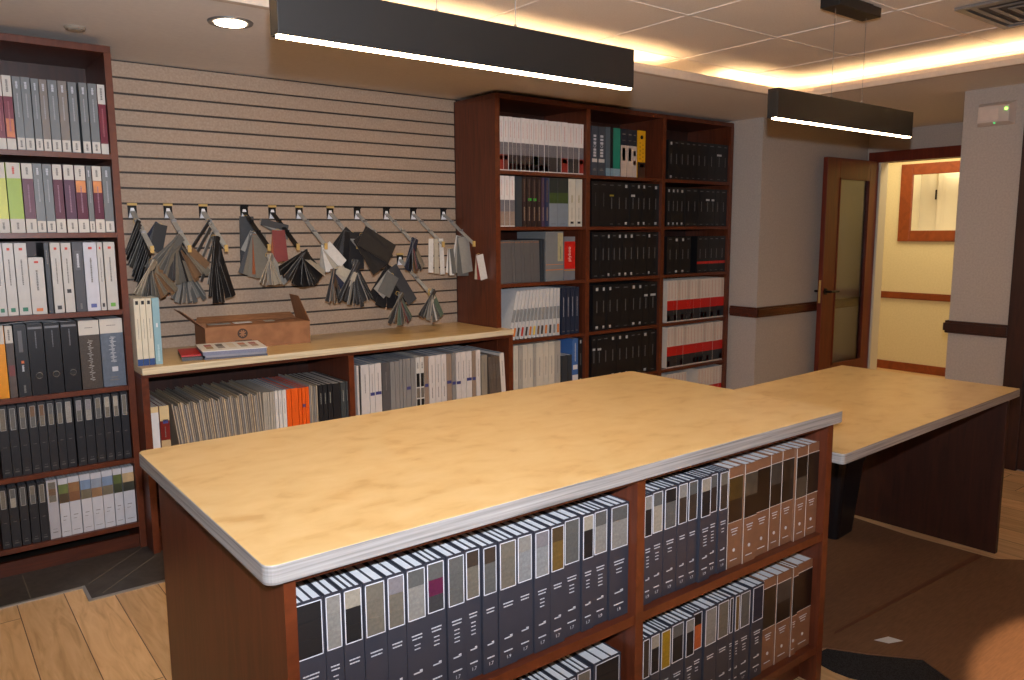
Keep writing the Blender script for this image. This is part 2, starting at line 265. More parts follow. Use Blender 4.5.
def thing(name, label, cat, loc=(0, 0, 0), rz=0, group=None):
    o = bpy.data.objects.new(name, None); o.empty_display_size = .05; COL.objects.link(o)
    o.location = loc; o.rotation_euler = (0, 0, rz)
    return tag(o, label, cat, group)
def struct(o):
    o['kind'] = 'structure'; return o
def rot2(x, y, a): return (x*math.cos(a)-y*math.sin(a), x*math.sin(a)+y*math.cos(a))

def text_mesh(name, body, size, mat, parent, X, align='CENTER'):
    cu = bpy.data.curves.new('txt', 'FONT'); cu.body = body; cu.size = size; cu.align_x = align; cu.align_y = 'CENTER'; cu.extrude = .0002
    t = bpy.data.objects.new('txt', cu); COL.objects.link(t)
    me = bpy.data.meshes.new_from_object(t.evaluated_get(bpy.context.evaluated_depsgraph_get()))
    bpy.data.objects.remove(t); bpy.data.curves.remove(cu)
    me.materials.clear(); me.materials.append(mat); me.transform(X)
    o = bpy.data.objects.new(name, me); COL.objects.link(o); o.parent = parent
    return o

# ---------------------------------------------------------------- room shell
ZC = 2.32; ZT = 2.44; YW = 4.31; XR = 6.8
struct(MB().box(-2.6, 8.4, -2.6, 5.2, -.06, 0).build('floor', PLANK))
# dark tile border laid along the bookcases, level with the planks
m = MB()
m.prism([(-1.5, 3.575), (.478, 3.575), (.478, 3.425), (1.35, 3.425), (1.35, 4.30), (-1.5, 4.30)], 0, .004, 0)
struct(m.build('floor', DTILE))
m = MB()
def joint(a, b, w=.004):
    d = Vector((b[0]-a[0], b[1]-a[1])).normalized(); n = Vector((-d.y, d.x))*w/2
    m.prism([(a[0]-n.x, a[1]-n.y), (b[0]-n.x, b[1]-n.y), (b[0]+n.x, b[1]+n.y), (a[0]+n.x, a[1]+n.y)], .004, .0047)
joint((.289, 3.575), (.289, 3.86)); joint((-.3, 3.575), (-.3, 3.86)); joint((.50, 3.585), (.77, 3.855)); joint((.53, 3.455), (.80, 3.725))
joint((.80, 3.47), (1.05, 3.72))
struct(m.build('trim_1', M(srgb(112, 104, 92), .6)))
m = MB(); m.box(-1.5, .484, 3.562, 3.575, 0, .006); m.box(.472, .484, 3.41, 3.575, 0, .0065); m.box(.484, 1.35, 3.41, 3.424, 0, .006)
struct(m.build('trim_2', M(srgb(178, 176, 172), .35, .8)))

# back wall: painted board behind, slat boards in front
struct(MB().box(-2.6, 5.24, YW+.02, YW+.12, 0, 2.9).build('wall_back', WALL))
m = MB(); z = 2.2366; tops = []
m.box(.70, 3.0, YW+.012, YW+.02, .85, ZC, 1)
m.box(.70, 2.90, YW, YW+.012, z+.004, ZC-.008, 0)
while z > .9:
    m.box(.70, 2.90, YW, YW+.012, z-.0762+.005, z-.0055, 0); z -= .0762
struct(m.build('wall_back_slats', [SLAT, GROOVE]))
# the wall jogs forward to the right of the tall bookcase
YJ = 3.62
struct(MB().box(5.235, XR+.02, YJ, YW+.12, 0, 2.9).build('wall_back_right', WALL))
# right wall with the doorway, then the projecting block with the emergency light
m = MB()
m.box(XR, XR+.12, 3.51, YJ, 0, 2.9); m.box(XR, XR+.12, 2.62, 3.51, 2.05, 2.9); m.box(XR, XR+.12, 2.2, 2.62, 0, 2.9)
struct(m.build('wall_right', WALL))
struct(MB().box(5.3, XR+.12, -2.6, 2.22, 0, 2.9).build('wall_right_block', WALL))
struct(MB().box(-2.7, -2.6, -2.6, YW+.12, 0, 2.9).build('wall_left', WALL))
struct(MB().box(-2.7, 8.4, -2.7, -2.6, 0, 2.9).build('wall_front', WALL))
# hallway beyond the doorway
m = MB(); m.box(8.2, 8.3, 1.9, 3.38, 0, 2.6); m.box(8.2, 8.3, 3.99, 5.2, 0, 2.6); m.box(8.2, 8.3, 3.38, 3.99, 0, 1.35); m.box(8.2, 8.3, 3.38, 3.99, 2.13, 2.6)
m.box(6.92, 8.3, 5.1, 5.2, 0, 2.6); m.box(6.92, 8.3, 1.9, 2.0, 0, 2.6)
m.box(6.80, 6.92, YW+.12, 5.2, 0, 2.6)
struct(m.build('wall_hallway', HALLW))
struct(MB().box(6.92, 8.3, 1.9, 5.2, 2.5, 2.6).build('ceiling_hallway', HALLW))
m = MB(); m.box(8.178, 8.2, 1.9, 5.1, .765, .815); m.box(8.188, 8.2, 1.9, 5.1, .755, .825)
struct(m.build('trim_3', HALLWOOD))
struct(MB().box(8.185, 8.2, 1.9, 5.1, 0, .09).build('baseboard_hallway', HALLWOOD, bevel=.004))
# interior window of the hallway: wooden casing, shallow niche with a cream panel door behind
w1 = MB(); w1.box(8.175, 8.21, 3.28, 3.38, 1.35, 2.13); w1.box(8.175, 8.21, 3.87, 3.99, 1.35, 2.13); w1.box(8.175, 8.21, 3.38, 3.87, 1.35, 1.46); w1.box(8.175, 8.21, 3.38, 3.87, 2.02, 2.13)
w1 = struct(w1.build('window_1', HALLWOOD, bevel=.004))
m = MB(); m.box(8.62, 8.66, 3.0, 4.3, 1.1, 2.4); m.box(8.3, 8.62, 3.99, 4.03, 1.1, 2.4); m.box(8.3, 8.62, 3.0, 3.38, 1.1, 1.35); m.box(8.3, 8.62, 3.34, 3.38, 1.1, 2.4)
m.box(8.3, 8.62, 3.34, 4.03, 2.30, 2.34); m.box(8.3, 8.62, 3.34, 4.03, 1.3, 1.34)
struct(m.build('wall_niche', CREAM))
d = MB(); d.box(8.59, 8.62, 3.42, 3.80, 1.36, 2.10); d.box(8.585, 8.59, 3.47, 3.75, 1.42, 2.04); d.box(8.58, 8.585, 3.50, 3.72, 1.46, 2.0)
d = struct(d.build('door_3', CREAM, bevel=.003))
MB().box(8.578, 8.59, 3.805, 3.818, 1.78, 1.88).build('hinge', DARKM, d)

# ceilings
m = MB()  # soffit ring around the tray (opening x -1.6..4.65, y -1.8..3.0)
m.box(-2.6, XR+.1, 3.0, YW+.12, ZC, ZC+.02); m.box(-2.6, XR+.1, -2.6, -1.8, ZC, ZC+.02)
m.box(-2.6, -1.6, -1.8, 3.0, ZC, ZC+.02); m.box(4.65, XR+.1, -1.8, 3.0, ZC, ZC+.02)
struct(m.build('ceiling', SOFFIT))
m = MB()
for x0, x1, y0, y1 in ((-1.62, 4.67, 2.982, 3.02), (4.632, 4.67, -1.82, 3.02), (-1.62, -1.58, -1.8, 3.0), (-1.6, 4.65, -1.84, -1.80)):
    m.box(x0, x1, y0, y1, ZC-.006, ZC+.028); 
for x0, x1, y0, y1 in ((-1.66, 4.70, 3.02, 3.05), (4.67, 4.70, -1.82, 3.05)):
    m.box(x0, x1, y0, y1, ZC+.02, ZC+.052)
struct(m.build('trim_4', TRIMW, bevel=.003))
struct(MB().box(-1.95, 5.02, -2.15, 3.35, ZT, ZT+.03).build('ceiling_tiles', TILE))
m = MB(); 
m.box(-1.95, 5.02, 3.33, 3.36, ZC+.02, ZT); m.box(5.0, 5.03, -2.15, 3.36, ZC+.02, ZT); m.box(-1.97, -1.95, -2.15, 3.36, ZC+.02, ZT); m.box(-1.95, 5.02, -2.17, -2.15, ZC+.02, ZT)
struct(m.build('wall_cove_back', TRIMW))
m = MB(); k = 0
GX = [2.91-.69*i for i in range(-3, 7)]; GY = [2.43-.61*i for i in range(-1, 8)]
for x in GX: m.box(x-.011, x+.011, -2.15, 3.33, ZT-.003, ZT)
for y in GY: m.box(-1.95, 5.0, y-.011, y+.011, ZT-.0025, ZT)
struct(m.build('trim_5', wallmat('mat_tile_grid', srgb(226, 214, 198), srgb(232, 220, 206), 20)))
# LED tape lying in the cove
def strip(name, segs, lab):
    m = MB()
    for a in segs: m.box(*a)
    return tag(m.build(name, COVE), lab, 'light')
strip('cove_light', [(-1.6, 3.50, 3.12, 3.135, ZC+.021, ZC+.029)], 'warm LED tape glowing in the ceiling cove above the long bookcase wall')
strip('cove_light', [(4.08, 4.86, 3.12, 3.135, ZC+.021, ZC+.029)], 'short warm LED tape in the ceiling cove corner left of the smaller pendant')
strip('cove_light', [(4.80, 4.815, -1.8, 3.08, ZC+.021, ZC+.029)], 'warm LED tape glowing in the right hand ceiling cove above the doorway')
strip('cove_light', [(-1.6, 4.6, -1.96, -1.945, ZC+.021, ZC+.029)], 'warm LED tape in the ceiling cove behind the viewpoint')

# chair rails, casings, baseboards
def rail(m, x0, x1, y0, y1, z):   # y-facing or x-facing profiles from three stacked bars
    m.box(x0, x1, y0, y1, z-.045, z+.045)
m = MB()
m.box(5.21, XR, YJ-.018, YJ, .795, .875); m.box(5.208, XR, YJ-.026, YJ, .81, .86); m.box(5.217, 5.235, YJ-.018, 3.86, .795, .875); m.box(5.209, 5.235, YJ-.026, 3.86, .81, .86)
struct(m.build('trim_6', CHERRY_H, bevel=.004))
m = MB(); m.box(5.282, 5.3, 1.87, 2.238, .81, .89); m.box(5.274, 5.3, 1.87, 2.246, .825, .875); m.box(5.3, 6.0, 2.22, 2.238, .81, .89); m.box(5.3, 6.0, 2.22, 2.246, .825, .875)
struct(m.build('trim_7', DARK_SHADEWOOD, bevel=.004))
m = MB(); m.box(XR-.02, XR, 2.54, 2.62, 0, 2.13); m.box(XR-.022, XR, 2.54, 3.60, 2.05, 2.14)
m.box(XR, XR+.12, 2.62, 2.635, 0, 2.05)
struct(m.build('trim_8', DOORWOOD, bevel=.003))
m = MB(); m.box(5.27, 5.3, 1.76, 1.87, 0, 2.235); m.box(5.27, 5.3, .74, .86, 0, 2.235); m.box(5.27, 5.3, .86, 1.76, 2.12, 2.235)
struct(m.build('trim_9', DARK_SHADEWOOD, bevel=.004))
m = MB(); m.box(5.285, 5.3, 1.87, 2.235, 0, .1); m.box(5.235, XR, YJ-.014, YJ, 0, .1)
struct(m.build('baseboard_right', DOORWOOD, bevel=.003))
d2 = struct(MB().box(5.285, 5.3, .86, 1.76, .01, 2.12).build('door_2', DARK_SHADEWOOD))
m = MB(); m.box(5.265, 5.285, 1.66, 1.70, .42, .66); m.tube([(5.285, 1.68, .6), (5.235, 1.68, .6), (5.235, 1.60, .6)], .009)
m.build('door_handle', DARKM, d2)

# open door with the glass pane, hinged on the far jamb of the doorway
DX0, DX1, DY0, DY1 = 5.98, 6.795, 3.515, 3.555
struct(MB().box(XR-.004, XR+.124, 3.495, 3.51, 0, 2.05).build('trim_10', CREAM))
m = MB(); gx0, gx1, gz0, gz1 = 6.175, 6.66, .33, 1.90
m.box(DX0, gx0, DY0, DY1, .012, 2.06); m.box(gx1, DX1, DY0, DY1, .012, 2.06); m.box(gx0, gx1, DY0, DY1, .012, gz0); m.box(gx0, gx1, DY0, DY1, gz1, 2.06)
door = struct(m.build('door_1', DOORWOOD, bevel=.003))
gl = bpy.data.materials.new('mat_door_glass'); nt, N, L, bs = nodes(gl)
bs.inputs['Base Color'].default_value = (.80, .84, .82, 1); bs.inputs['Roughness'].default_value = .05; bs.inputs['Transmission Weight'].default_value = 1; bs.inputs['IOR'].default_value = 1.45
nzg = N.new('ShaderNodeTexNoise'); nzg.inputs['Scale'].default_value = 1.5; bg = N.new('ShaderNodeBump'); bg.inputs['Strength'].default_value = .02; L.new(nzg.outputs['Fac'], bg.inputs['Height']); L.new(bg.outputs['Normal'], bs.inputs['Normal'])
MB().box(gx0, gx1, 3.532, 3.538, gz0, gz1).build('door_glass', gl, door)
m = MB(); m.box(gx0, gx1, DY0-.006, DY0+.002, gz0, gz0+.012); m.box(gx0, gx1, DY0-.006, DY0+.002, gz1-.012, gz1); m.box(gx0, gx0+.012, DY0-.006, DY0+.002, gz0, gz1); m.box(gx1-.012, gx1, DY0-.006, DY0+.002, gz0, gz1)
m.build('glass_bead', DOORWOOD, door)
for side in (-1, 1):
    m = MB(); y = DY0 if side < 0 else DY1
    m.lathe([(.027, 0), (.027, .008)], n=20, X=Matrix.Translation((6.03, y, .965)) @ Matrix.Rotation(R(90)*(1 if side < 0 else -1), 4, 'X'))
    m.tube([(6.03, y, .965), (6.03, y+side*.05, .965)], .010); m.tube([(6.03, y+side*.05, .965), (6.15, y+side*.052, .962)], [.010, .008])
    m.build('door_handle', DARKM, door, smooth=False)
MB().box(DX0-.002, DX0+.001, 3.525, 3.545, .87, 1.06).build('latch_plate', BRASS, door)

# ---------------------------------------------------------------- lights of the room
def pendant(x0, x1, y, lab, cab):
    r = thing('pendant_light', lab, 'pendant light', (x0, y, 1.903), group='slim black linear pendants over the tables')
    w = x1-x0
    m = MB(); m.box(0, w, 0, .006, .010, .122); m.box(0, w, .042, .048, .010, .122); m.box(0, w, .006, .042, .114, .122); m.box(0, .006, .006, .042, .010, .114); m.box(w-.006, w, .006, .042, .010, .114)
    m.box(0, w, 0, .006, .008, .010)
    m.build('housing', BLACKM, r, bevel=.001)
    m = MB(); m.box(.004, w-.004, .006, .028, .004, .014); m.box(.004, w-.004, .028, .042, .008, .014, 1); m.build('led_diffuser', [LED, BLACKM], r)
    for c in cab:
        m = MB(); m.tube([(c-x0, .024, .122), (c-x0, .024, 2.388-1.9)], .0011, 6); m.lathe([(.006, 0), (.004, .012)], (c-x0, .024, .122), 8)
        m.build('cable', STEEL, r)
    cx = (cab[0]+cab[1])/2-x0
    m = MB(); m.box(cx-.17, cx+.17, -.02, .068, 2.388-1.9, 2.428-1.9); m.box(cx-.10, cx+.12, -.01, .058, 2.428-1.9, ZT-.003-1.9)
    m.build('canopy', BLACKM, r, bevel=.003)
    return r
pendant(.70, 1.83, 1.735, 'long black linear pendant with glowing lower edge, hanging over the shelved island', (1.13, 1.385))
pendant(2.755, 3.86, 1.842, 'black linear pendant hanging over the lower table nearer the doorway', (3.175, 3.425))
for x, y, lab in ((1.13, 3.295, 'round recessed downlight glowing in the soffit above the slat wall'), (2.50, 3.30, 'second recessed soffit downlight, hidden behind the long pendant')):
    r = thing('ceiling_downlight', lab, 'ceiling light', (x, y, ZC))
    m = MB(); m.lathe([(.062, -.001), (.070, -.006), (.086, -.006), (.089, 0)], n=40); 
    m.build('trim_ring', STEEL, r, smooth=False)
    MB().lathe([(.06, -.0085), (.058, -.0068)], n=40).build('lens', CANM, r)
r = thing('ceiling_speaker', 'flat round grey disc on the soffit above the left bookcase', 'ceiling disc', (.645, 3.75, ZC))
MB().lathe([(.036, -.012), (.040, -.006), (.040, 0)], n=28).build('cover_disc', M(srgb(150, 138, 122), .6), r); MB().lathe([(.026, -.014), (.026, -.012)], n=28).build('centre_plate', M(srgb(164, 150, 132), .6), r)
# air vent in the tiles
r = thing('air_vent', 'grey square louvred air vent in the ceiling tiles at upper right', 'air vent', (4.02, 1.37, ZT-.004))
def ring(m, a, w, z0, z1):
    m.box(-a, a, -a, -a+w, z0, z1); m.box(-a, a, a-w, a, z0, z1); m.box(-a, -a+w, -a+w, a-w, z0, z1); m.box(a-w, a, -a+w, a-w, z0, z1)
m = MB(); ring(m, .27, .03, -.012, 0); m.build('frame', STEEL, r)
for a in (.225, .17, .115):
    m = MB(); ring(m, a, .022, -.006-.004*(.27-a)*8, -.003-.004*(.27-a)*8); m.build('louvre', STEEL, r)
MB().box(-.24, .24, -.24, .24, -.002, 0).build('backing', M(srgb(84, 78, 72), .6), r); MB().box(-.06, .06, -.06, .06, -.012, -.006).build('centre_plate', STEEL, r)
# emergency light on the block
r = thing('emergency_light', 'small white emergency light unit with green indicator, high on the pillar', 'emergency light', (5.3, 2.03, 2.09))
m = MB(); m.quadbox([(0, -.105, 0), (0, .105, 0), (0, .105, .14), (0, -.105, .14), (-.055, -.085, .018), (-.055, .085, .018), (-.055, .085, .115), (-.055, -.085, .115)])
m.build('housing', M(srgb(214, 196, 182), .4, 0, .03), r, bevel=.004)
MB().box(-.058, -.054, -.03, .07, .03, .095).build('lens_panel', M(srgb(226, 206, 192), .25), r)
MB().lathe([(.008, 0), (.008, .006)], n=12, X=Matrix.Translation((-.054, -.07, .09)) @ Matrix.Rotation(R(-90), 4, 'Y')).build('indicator', GREENLED, r)
MB().lathe([(.005, 0), (.005, .005)], n=12, X=Matrix.Translation((-.052, -.01, .012)) @ Matrix.Rotation(R(-90), 4, 'Y')).build('indicator', emit('mat_green_dim', (.1, .8, .2), 1), r)

def light(kind, name, loc, col, power, **k):
    d = bpy.data.lights.new(name, kind); d.color = col; d.energy = power
    for a, b in k.items(): setattr(d, a, b)
    o = bpy.data.objects.new(name, d); COL.objects.link(o); o.location = loc
    return o
fl = light('SPOT', 'camera_flash', (.012, .0, 1.62), (.86, .90, 1.0), P_FLASH, shadow_soft_size=.02, spot_size=R(124), spot_blend=1.0); fl.rotation_euler = (R(90+12), 0, R(-34))
for x, y in ((1.13, 3.295), (2.50, 3.30)):
    light('SPOT', 'downlight', (x, y, ZC-.02), (1, .74, .46), P_CAN, spot_size=R(120), spot_blend=.9, shadow_soft_size=.06)
light('AREA', 'hallway_lamp', (7.5, 3.4, 2.48), (1, .80, .48), P_HALL, shape='RECTANGLE', size=.8, size_y=1.6)
light('POINT', 'niche_lamp', (8.45, 3.6, 2.2), (1, .88, .62), P_NICHE, shadow_soft_size=.05)
o = light('SPOT', 'downlight', (3.0, .15, ZC-.02), (1, .66, .38), P_POOL, spot_size=R(42.8), spot_blend=.05, shadow_soft_size=.03)  # added spot for the bright patch on the cardboard, no fitting above it
# unseen fill lamp added in the tray behind the viewpoint
light('AREA', 'room_fill', (1.2, -.9, ZT-.02), (1, .72, .44), P_ROOM, shape='RECTANGLE', size=1.2, size_y=.6)

# ---------------------------------------------------------------- joinery
def bookcase(name, label, x0, x1, ups, shelf_z, zt, y0=3.865, y1=4.305, T=.036, toe=.066):
    r = thing(name, label, 'bookcase', (x0, y0, 0))
    D = y1-y0; n = len(ups)
    for u in ups:
        MB().box(u-x0, u-x0+T, .0015, D-.01, 0, zt-.03).build('side_panel', CHERRY, r); MB().box(u-x0, u-x0+T, 0, .0015, 0, zt-.03).build('edge_band', CHERRY_E, r)
    MB().box(0, x1-x0, 0, D-.01, zt-.03, zt).build('top_panel', CHERRY, r, bevel=.002)
    MB().box(0, x1-x0, D-.01, D, 0, zt).build('back_panel', DARK_SHADEWOOD, r)
    for i in range(n-1):
        for z in shelf_z:
            m = MB(); m.box(ups[i]-x0+T, ups[i+1]-x0, .008, D-.01, z-.022, z); sh = m.build('shelf', CHERRY_H, r); MB().box(ups[i]-x0+T, ups[i+1]-x0, .0065, .008, z-.022, z).build('edge_band', CHERRY_E, sh)
        m = MB(); m.box(ups[i]-x0+T, ups[i+1]-x0, .02, .04, 0, toe); m.build('toe_kick', CHERRY_H, r)
    return r
SZ = [1.824, 1.482, 1.135, .785, .44, .128]
bookcase('bookcase', 'tall cherry wood bookcase of sample binders at the left edge', .10, .796, [.10, .768], SZ, 2.285, T=.028)
SZR = [1.847, 1.505, 1.150, .787, .437, .09]
bookcase('bookcase', 'wide cherry wood bookcase with three bays, beside the slat wall', 2.882, 5.210, [2.882, 3.635, 4.385, 5.174], SZR, 2.30)
# low cabinet under the counter
r = thing('base_cabinet', 'low cherry cabinet with two open bays under the slat wall counter', 'cabinet', (.798, 3.745, 0))
CW = 2.88-.798
for u, dp in ((0, .545), (1.016, .545), (CW+.006, .116)): MB().box(u, u+.03, .0015, dp, 0, .83).build('side_panel', CHERRY, r); MB().box(u, u+.03, 0, .0015, 0, .83).build('edge_band', CHERRY_E, r)
MB().prism([(0, 0), (CW+.036, 0), (CW+.036, .116), (CW, .116), (CW, .545), (0, .545)], .83, .848).build('top_rail', CHERRY_H, r, bevel=.002)
MB().box(.03, CW, .535, .545, 0, .83).build('back_panel', DARK_SHADEWOOD, r)
for a, b in ((.03, 1.016), (1.046, CW)):
    for z in (.42, .10): MB().box(a, b, .005, .535, z-.024, z).build('shelf', [CHERRY_H], r, bevel=.002)
    MB().box(a, b, .02, .04, 0, .075).build('toe_kick', CHERRY_H, r)
m = MB(); m.prism([(.798, 3.715), (2.922, 3.742), (2.922, 3.862), (2.88, 3.862), (2.88, 4.308), (.798, 4.308)], .848, .881, 0, 1)
tag(m.build('counter_worktop', [TOP, EDGE_C], bevel=.003), 'long pale laminate worktop with layered cream edge below the slat wall', 'countertop')

# island
def rounded(x0, x1, y0, y1, rr, n=6):
    P = []
    for cx, cy, a0 in ((x1-rr, y0+rr, -90), (x1-rr, y1-rr, 0), (x0+rr, y1-rr, 90), (x0+rr, y0+rr, 180)):
        for i in range(n+1):
            a = R(a0+90*i/n); P.append((cx+rr*math.cos(a), cy+rr*math.sin(a)))
    return P
isl = thing('shelved_island', 'large cherry wood island with book shelves in front and grey edged top', 'island table', (0, 0, 0))
IX0, IX1, IY0, IY1 = .475, 2.262, 1.268, 2.125
m = MB(); m.prism(rounded(.437, 2.285, 1.245, 2.157, .022), .877, .914, 0, 1); m.build('table_top', [TOP, EDGE], isl, bevel=.0025)
MB().box(IX0, IX0+.022, IY0+.0015, IY1, 0, .877).build('side_panel', CHERRY, isl); MB().box(IX0, IX0+.022, IY0, IY0+.0015, 0, .877).build('edge_band', CHERRY_E, isl)
MB().box(IX1-.03, IX1, IY0+.0015, IY1, 0, .877).build('side_panel', CHERRY, isl); MB().box(IX1-.03, IX1, IY0, IY0+.0015, 0, .877).build('edge_band', CHERRY_E, isl)
MB().box(IX0+.022, IX1-.03, IY1-.02, IY1, 0, .877).build('back_panel', DARK_SHADEWOOD, isl)
MB().box(1.372, 1.400, IY0+.0015, 1.70, .10, .862).build('divider', CHERRY, isl); MB().box(1.372, 1.400, IY0, IY0+.0015, .10, .862).build('edge_band', CHERRY_E, isl)
MB().box(IX0+.022, IX1-.03, 1.70, 1.715, .10, .862).build('inner_back', DARK_SHADEWOOD, isl)
MB().box(IX0+.022, IX1-.03, IY0, 1.70, .862, .877).build('top_rail', CHERRY_H, isl, bevel=.001)
for a, b in ((IX0+.022, 1.372), (1.400, IX1-.03)):
    for z in (.515, .13): m = MB(); m.box(a, b, IY0+.0055, 1.70, z-.025, z); sh = m.build('shelf', CHERRY_H, isl); MB().box(a, b, IY0+.004, IY0+.0055, z-.025, z).build('edge_band', CHERRY_E, sh)
MB().box(IX0+.022, IX1-.03, IY0+.06, IY0+.08, 0, .10).build('toe_kick', CHERRY_H, isl)
m = MB(); 
for zz in (.60, .70, .80, .36, .26): m.lathe([(.003, 0), (.003, .001)], n=8, X=Matrix.Translation((2.2315, 1.34, zz)) @ Matrix.Rotation(R(-90), 4, 'Y'))
m.build('shelf_pin_holes', DARKM, isl)

# lower table against the end of the island
tb = thing('low_table', 'lower tan laminate table with cherry end panel, butted against the island', 'table', (2.302, 1.25, 0), R(1.9))
m = MB(); m.prism(rounded(.0, 1.581, 0, .83, .012), .732, .767, 0, 1); m.build('table_top', [TOP, EDGE], tb, bevel=.002)
MB().box(1.521, 1.551, .03, .80, 0, .732).build('end_panel', DARK_SHADEWOOD, tb, bevel=.0015)
MB().box(.02, 1.521, .79, .81, .62, .732).build('apron_rail', DARK_SHADEWOOD, tb)

# waste bin under the table
r = thing('waste_bin', 'black plastic waste bin under the lower table beside the island', 'waste bin', (3.47, 1.93, .012), R(6))
m = MB(); P1 = rounded(-.10, .10, -.07, .07, .03, 4); P2 = rounded(-.135, .135, -.10, .10, .04, 4)
def loft(m, a, za, b, zb, mi=0):
    n = len(a); o = len(m.v); m.v += [(x, y, za) for x, y in a]+[(x, y, zb) for x, y in b]
    for i in range(n): m.f.append((o+i, o+(i+1) % n, o+n+(i+1) % n, o+n+i)); m.m.append(mi)
    return o
o_ = loft(m, P1, 0, P2, .38); m.f.append(tuple(range(o_+len(P1)-1, o_-1, -1))); m.m.append(0)
q = [(x*.96, y*.96) for x, y in P2]; loft(m, P2, .38, q, .38); q1 = [(x*.95, y*.95) for x, y in P1]; o_ = loft(m, q, .38, q1, .01); m.f.append(tuple(o_+len(P1)+i for i in range(len(P1)))); m.m.append(0)
BINM = M(srgb(18, 18, 22), .35, 0, .1)
m.build('bin_body', BINM, r)
m = MB(); P3 = [(x*1.05, y*1.06) for x, y in P2]; a = loft(m, P2, .362, P3, .362); loft(m, P3, .362, P3, .385); loft(m, P3, .385, P2, .385); m.build('rim', BINM, r)

# cardboard, mat on the floor at right
m = MB()
CB = [(2.31, 1.43), (2.45, 1.37), (2.53, 1.25), (2.645, 1.115), (2.595, 1.01), (2.54, .9), (2.5, .2), (3.9, .2), (4.0, 1.05), (3.74, 1.30), (3.715, 1.66), (3.74, 2.0), (2.36, 2.05)]
m.prism(CB, .006, .010)
m2 = m.build('cardboard_sheet', grain('mat_floor_cardboard', [(.35, srgb(112, 79, 54)), (.65, srgb(126, 90, 62))], (6, 60, 6), .7, nscale=3, detail=4, dist=.3)); tag(m2, 'large brown cardboard sheet lying flat on the floor under the lower table', 'cardboard')
MB().prism([(2.560, 1.392), (2.585, 1.402), (3.735, 1.372), (3.72, 1.345)], .010, .0112).build('taped_seam', M(srgb(104, 62, 38), .6), m2)
MB().prism([(2.636, 1.282), (2.655, 1.238), (2.712, 1.214), (2.70, 1.262)], .010, .0106).build('shipping_label', WHITE, m2)
m = MB(); n = 26
def arc(c, r_, a0, a1, k): return [(c[0]+r_*math.cos(R(a0+(a1-a0)*i/k)), c[1]+r_*math.sin(R(a0+(a1-a0)*i/k))) for i in range(k+1)]
MP = [(2.352, 1.335), (2.345, 1.27), (2.352, 1.22), (2.375, 1.17), (2.43, 1.05), (2.47, .93), (2.56, .90), (2.60, 1.0), (2.655, 1.105), (2.55, 1.23), (2.47, 1.36), (2.40, 1.365)]
m.prism(MP, .001, .0055); tag(m.build('floor_mat', MATB), 'black woven mat peeking out from under the cardboard near the island', 'mat')
CBX = MB(); CBX.box(0, .93, 0, .5, .0, .003)

# ---------------------------------------------------------------- books
CC = dict(k=(27, 26, 28), s=(150, 147, 140), g=(100, 100, 97), t=(120, 113, 100), c=(172, 163, 146), l=(136, 132, 136), m=(100, 26, 66), b=(66, 54, 44), B=(84, 66, 42), o=(196, 96, 44), O=(118, 92, 44), y=(176, 138, 26), S=(150, 152, 152), r=(120, 44, 40), n=(36, 42, 62), w=(206, 202, 196), K=(54, 42, 36), u=(120, 92, 68), d=(64, 64, 66), e=(92, 110, 96), v=(150, 84, 50))
def cm(ch, rough=.6, var=.28, sc=110): return M(srgb(*CC[ch]), rough, 0, var, sc)
LET = M(srgb(196, 198, 204), .5, 0, .05); LETD = M(srgb(120, 116, 112), .5); LETR = M(srgb(206, 70, 52), .5)
ORD = ['first', 'second', 'third', 'fourth', 'fifth', 'sixth', 'seventh', 'eighth', 'ninth', 'tenth', 'eleventh', 'twelfth', 'thirteenth', 'fourteenth', 'fifteenth', 'sixteenth', 'seventeenth', 'eighteenth', 'nineteenth', 'twentieth']
TENS = {20: 'twenty', 30: 'thirty', 40: 'forty', 50: 'fifty', 60: 'sixty', 70: 'seventy', 80: 'eighty'}
def ordinal(n):
    if n <= 20: return ORD[n-1]
    t = n//10*10
    return (TENS[t][:-1]+'ieth') if n % 10 == 0 else TENS[t]+'-'+ORD[n % 10-1]

E1 = .0008
def bandbox(r, name, w, h, xf0, xf1, zf0, zf1, mat, e=E1):
    return MB().box(w*xf0, w*xf1, -e, .0002, h*zf0, h*zf1).build(name, mat, r)
def textlines(r, w, h, rows, mat, name='lettering', e=E1*1.2):
    """rows: (centre x fraction, z fraction, width fraction, line height m)"""
    m = MB()
    for cx, zf, wf, lh in rows:
        tot = w*wf; x = w*cx-tot/2; end = x+tot; z = h*zf
        while x < end-.0008:
            l = min(random.uniform(.003, .008), end-x); m.box(x, x+l*.86, -e, .0002, z, z+lh); x += l
    if m.v: m.build(name, mat, r)
def vtext(r, w, h, zf0, zf1, mat, xf=.5, wf=.3, name='lettering', e=E1*1.2):
    m = MB(); z = h*zf0; hw = min(w*wf/2, .0045)
    while z < h*zf1-.001:
        l = min(random.uniform(.003, .008), h*zf1-z); q = hw*random.uniform(.7, 1)
        m.box(w*xf-q, w*xf+q, -e, .0002, z, z+l*.8); z += l
    if m.v: m.build(name, mat, r)
def shell(r, w, h, d, cov, pg=PAPER, n=1, t=.0022, rise=.0015, inset=.002):
    """case with spine board, end boards, divider boards; page blocks between"""
    m = MB(); m.box(0, w, 0, t, 0, h); p = MB()
    nb = n+1; gap = (w-nb*t)/n
    for i in range(nb):
        x = i*(gap+t); m.box(x, x+t, t, d, 0, h)
        if i < n: p.box(x+t+.0002, x+t+gap-.0002, t+.0005, d-inset, .001, h-rise)
    m.build('cover', cov, r); p.build('pages', pg, r)
FONTC = {}
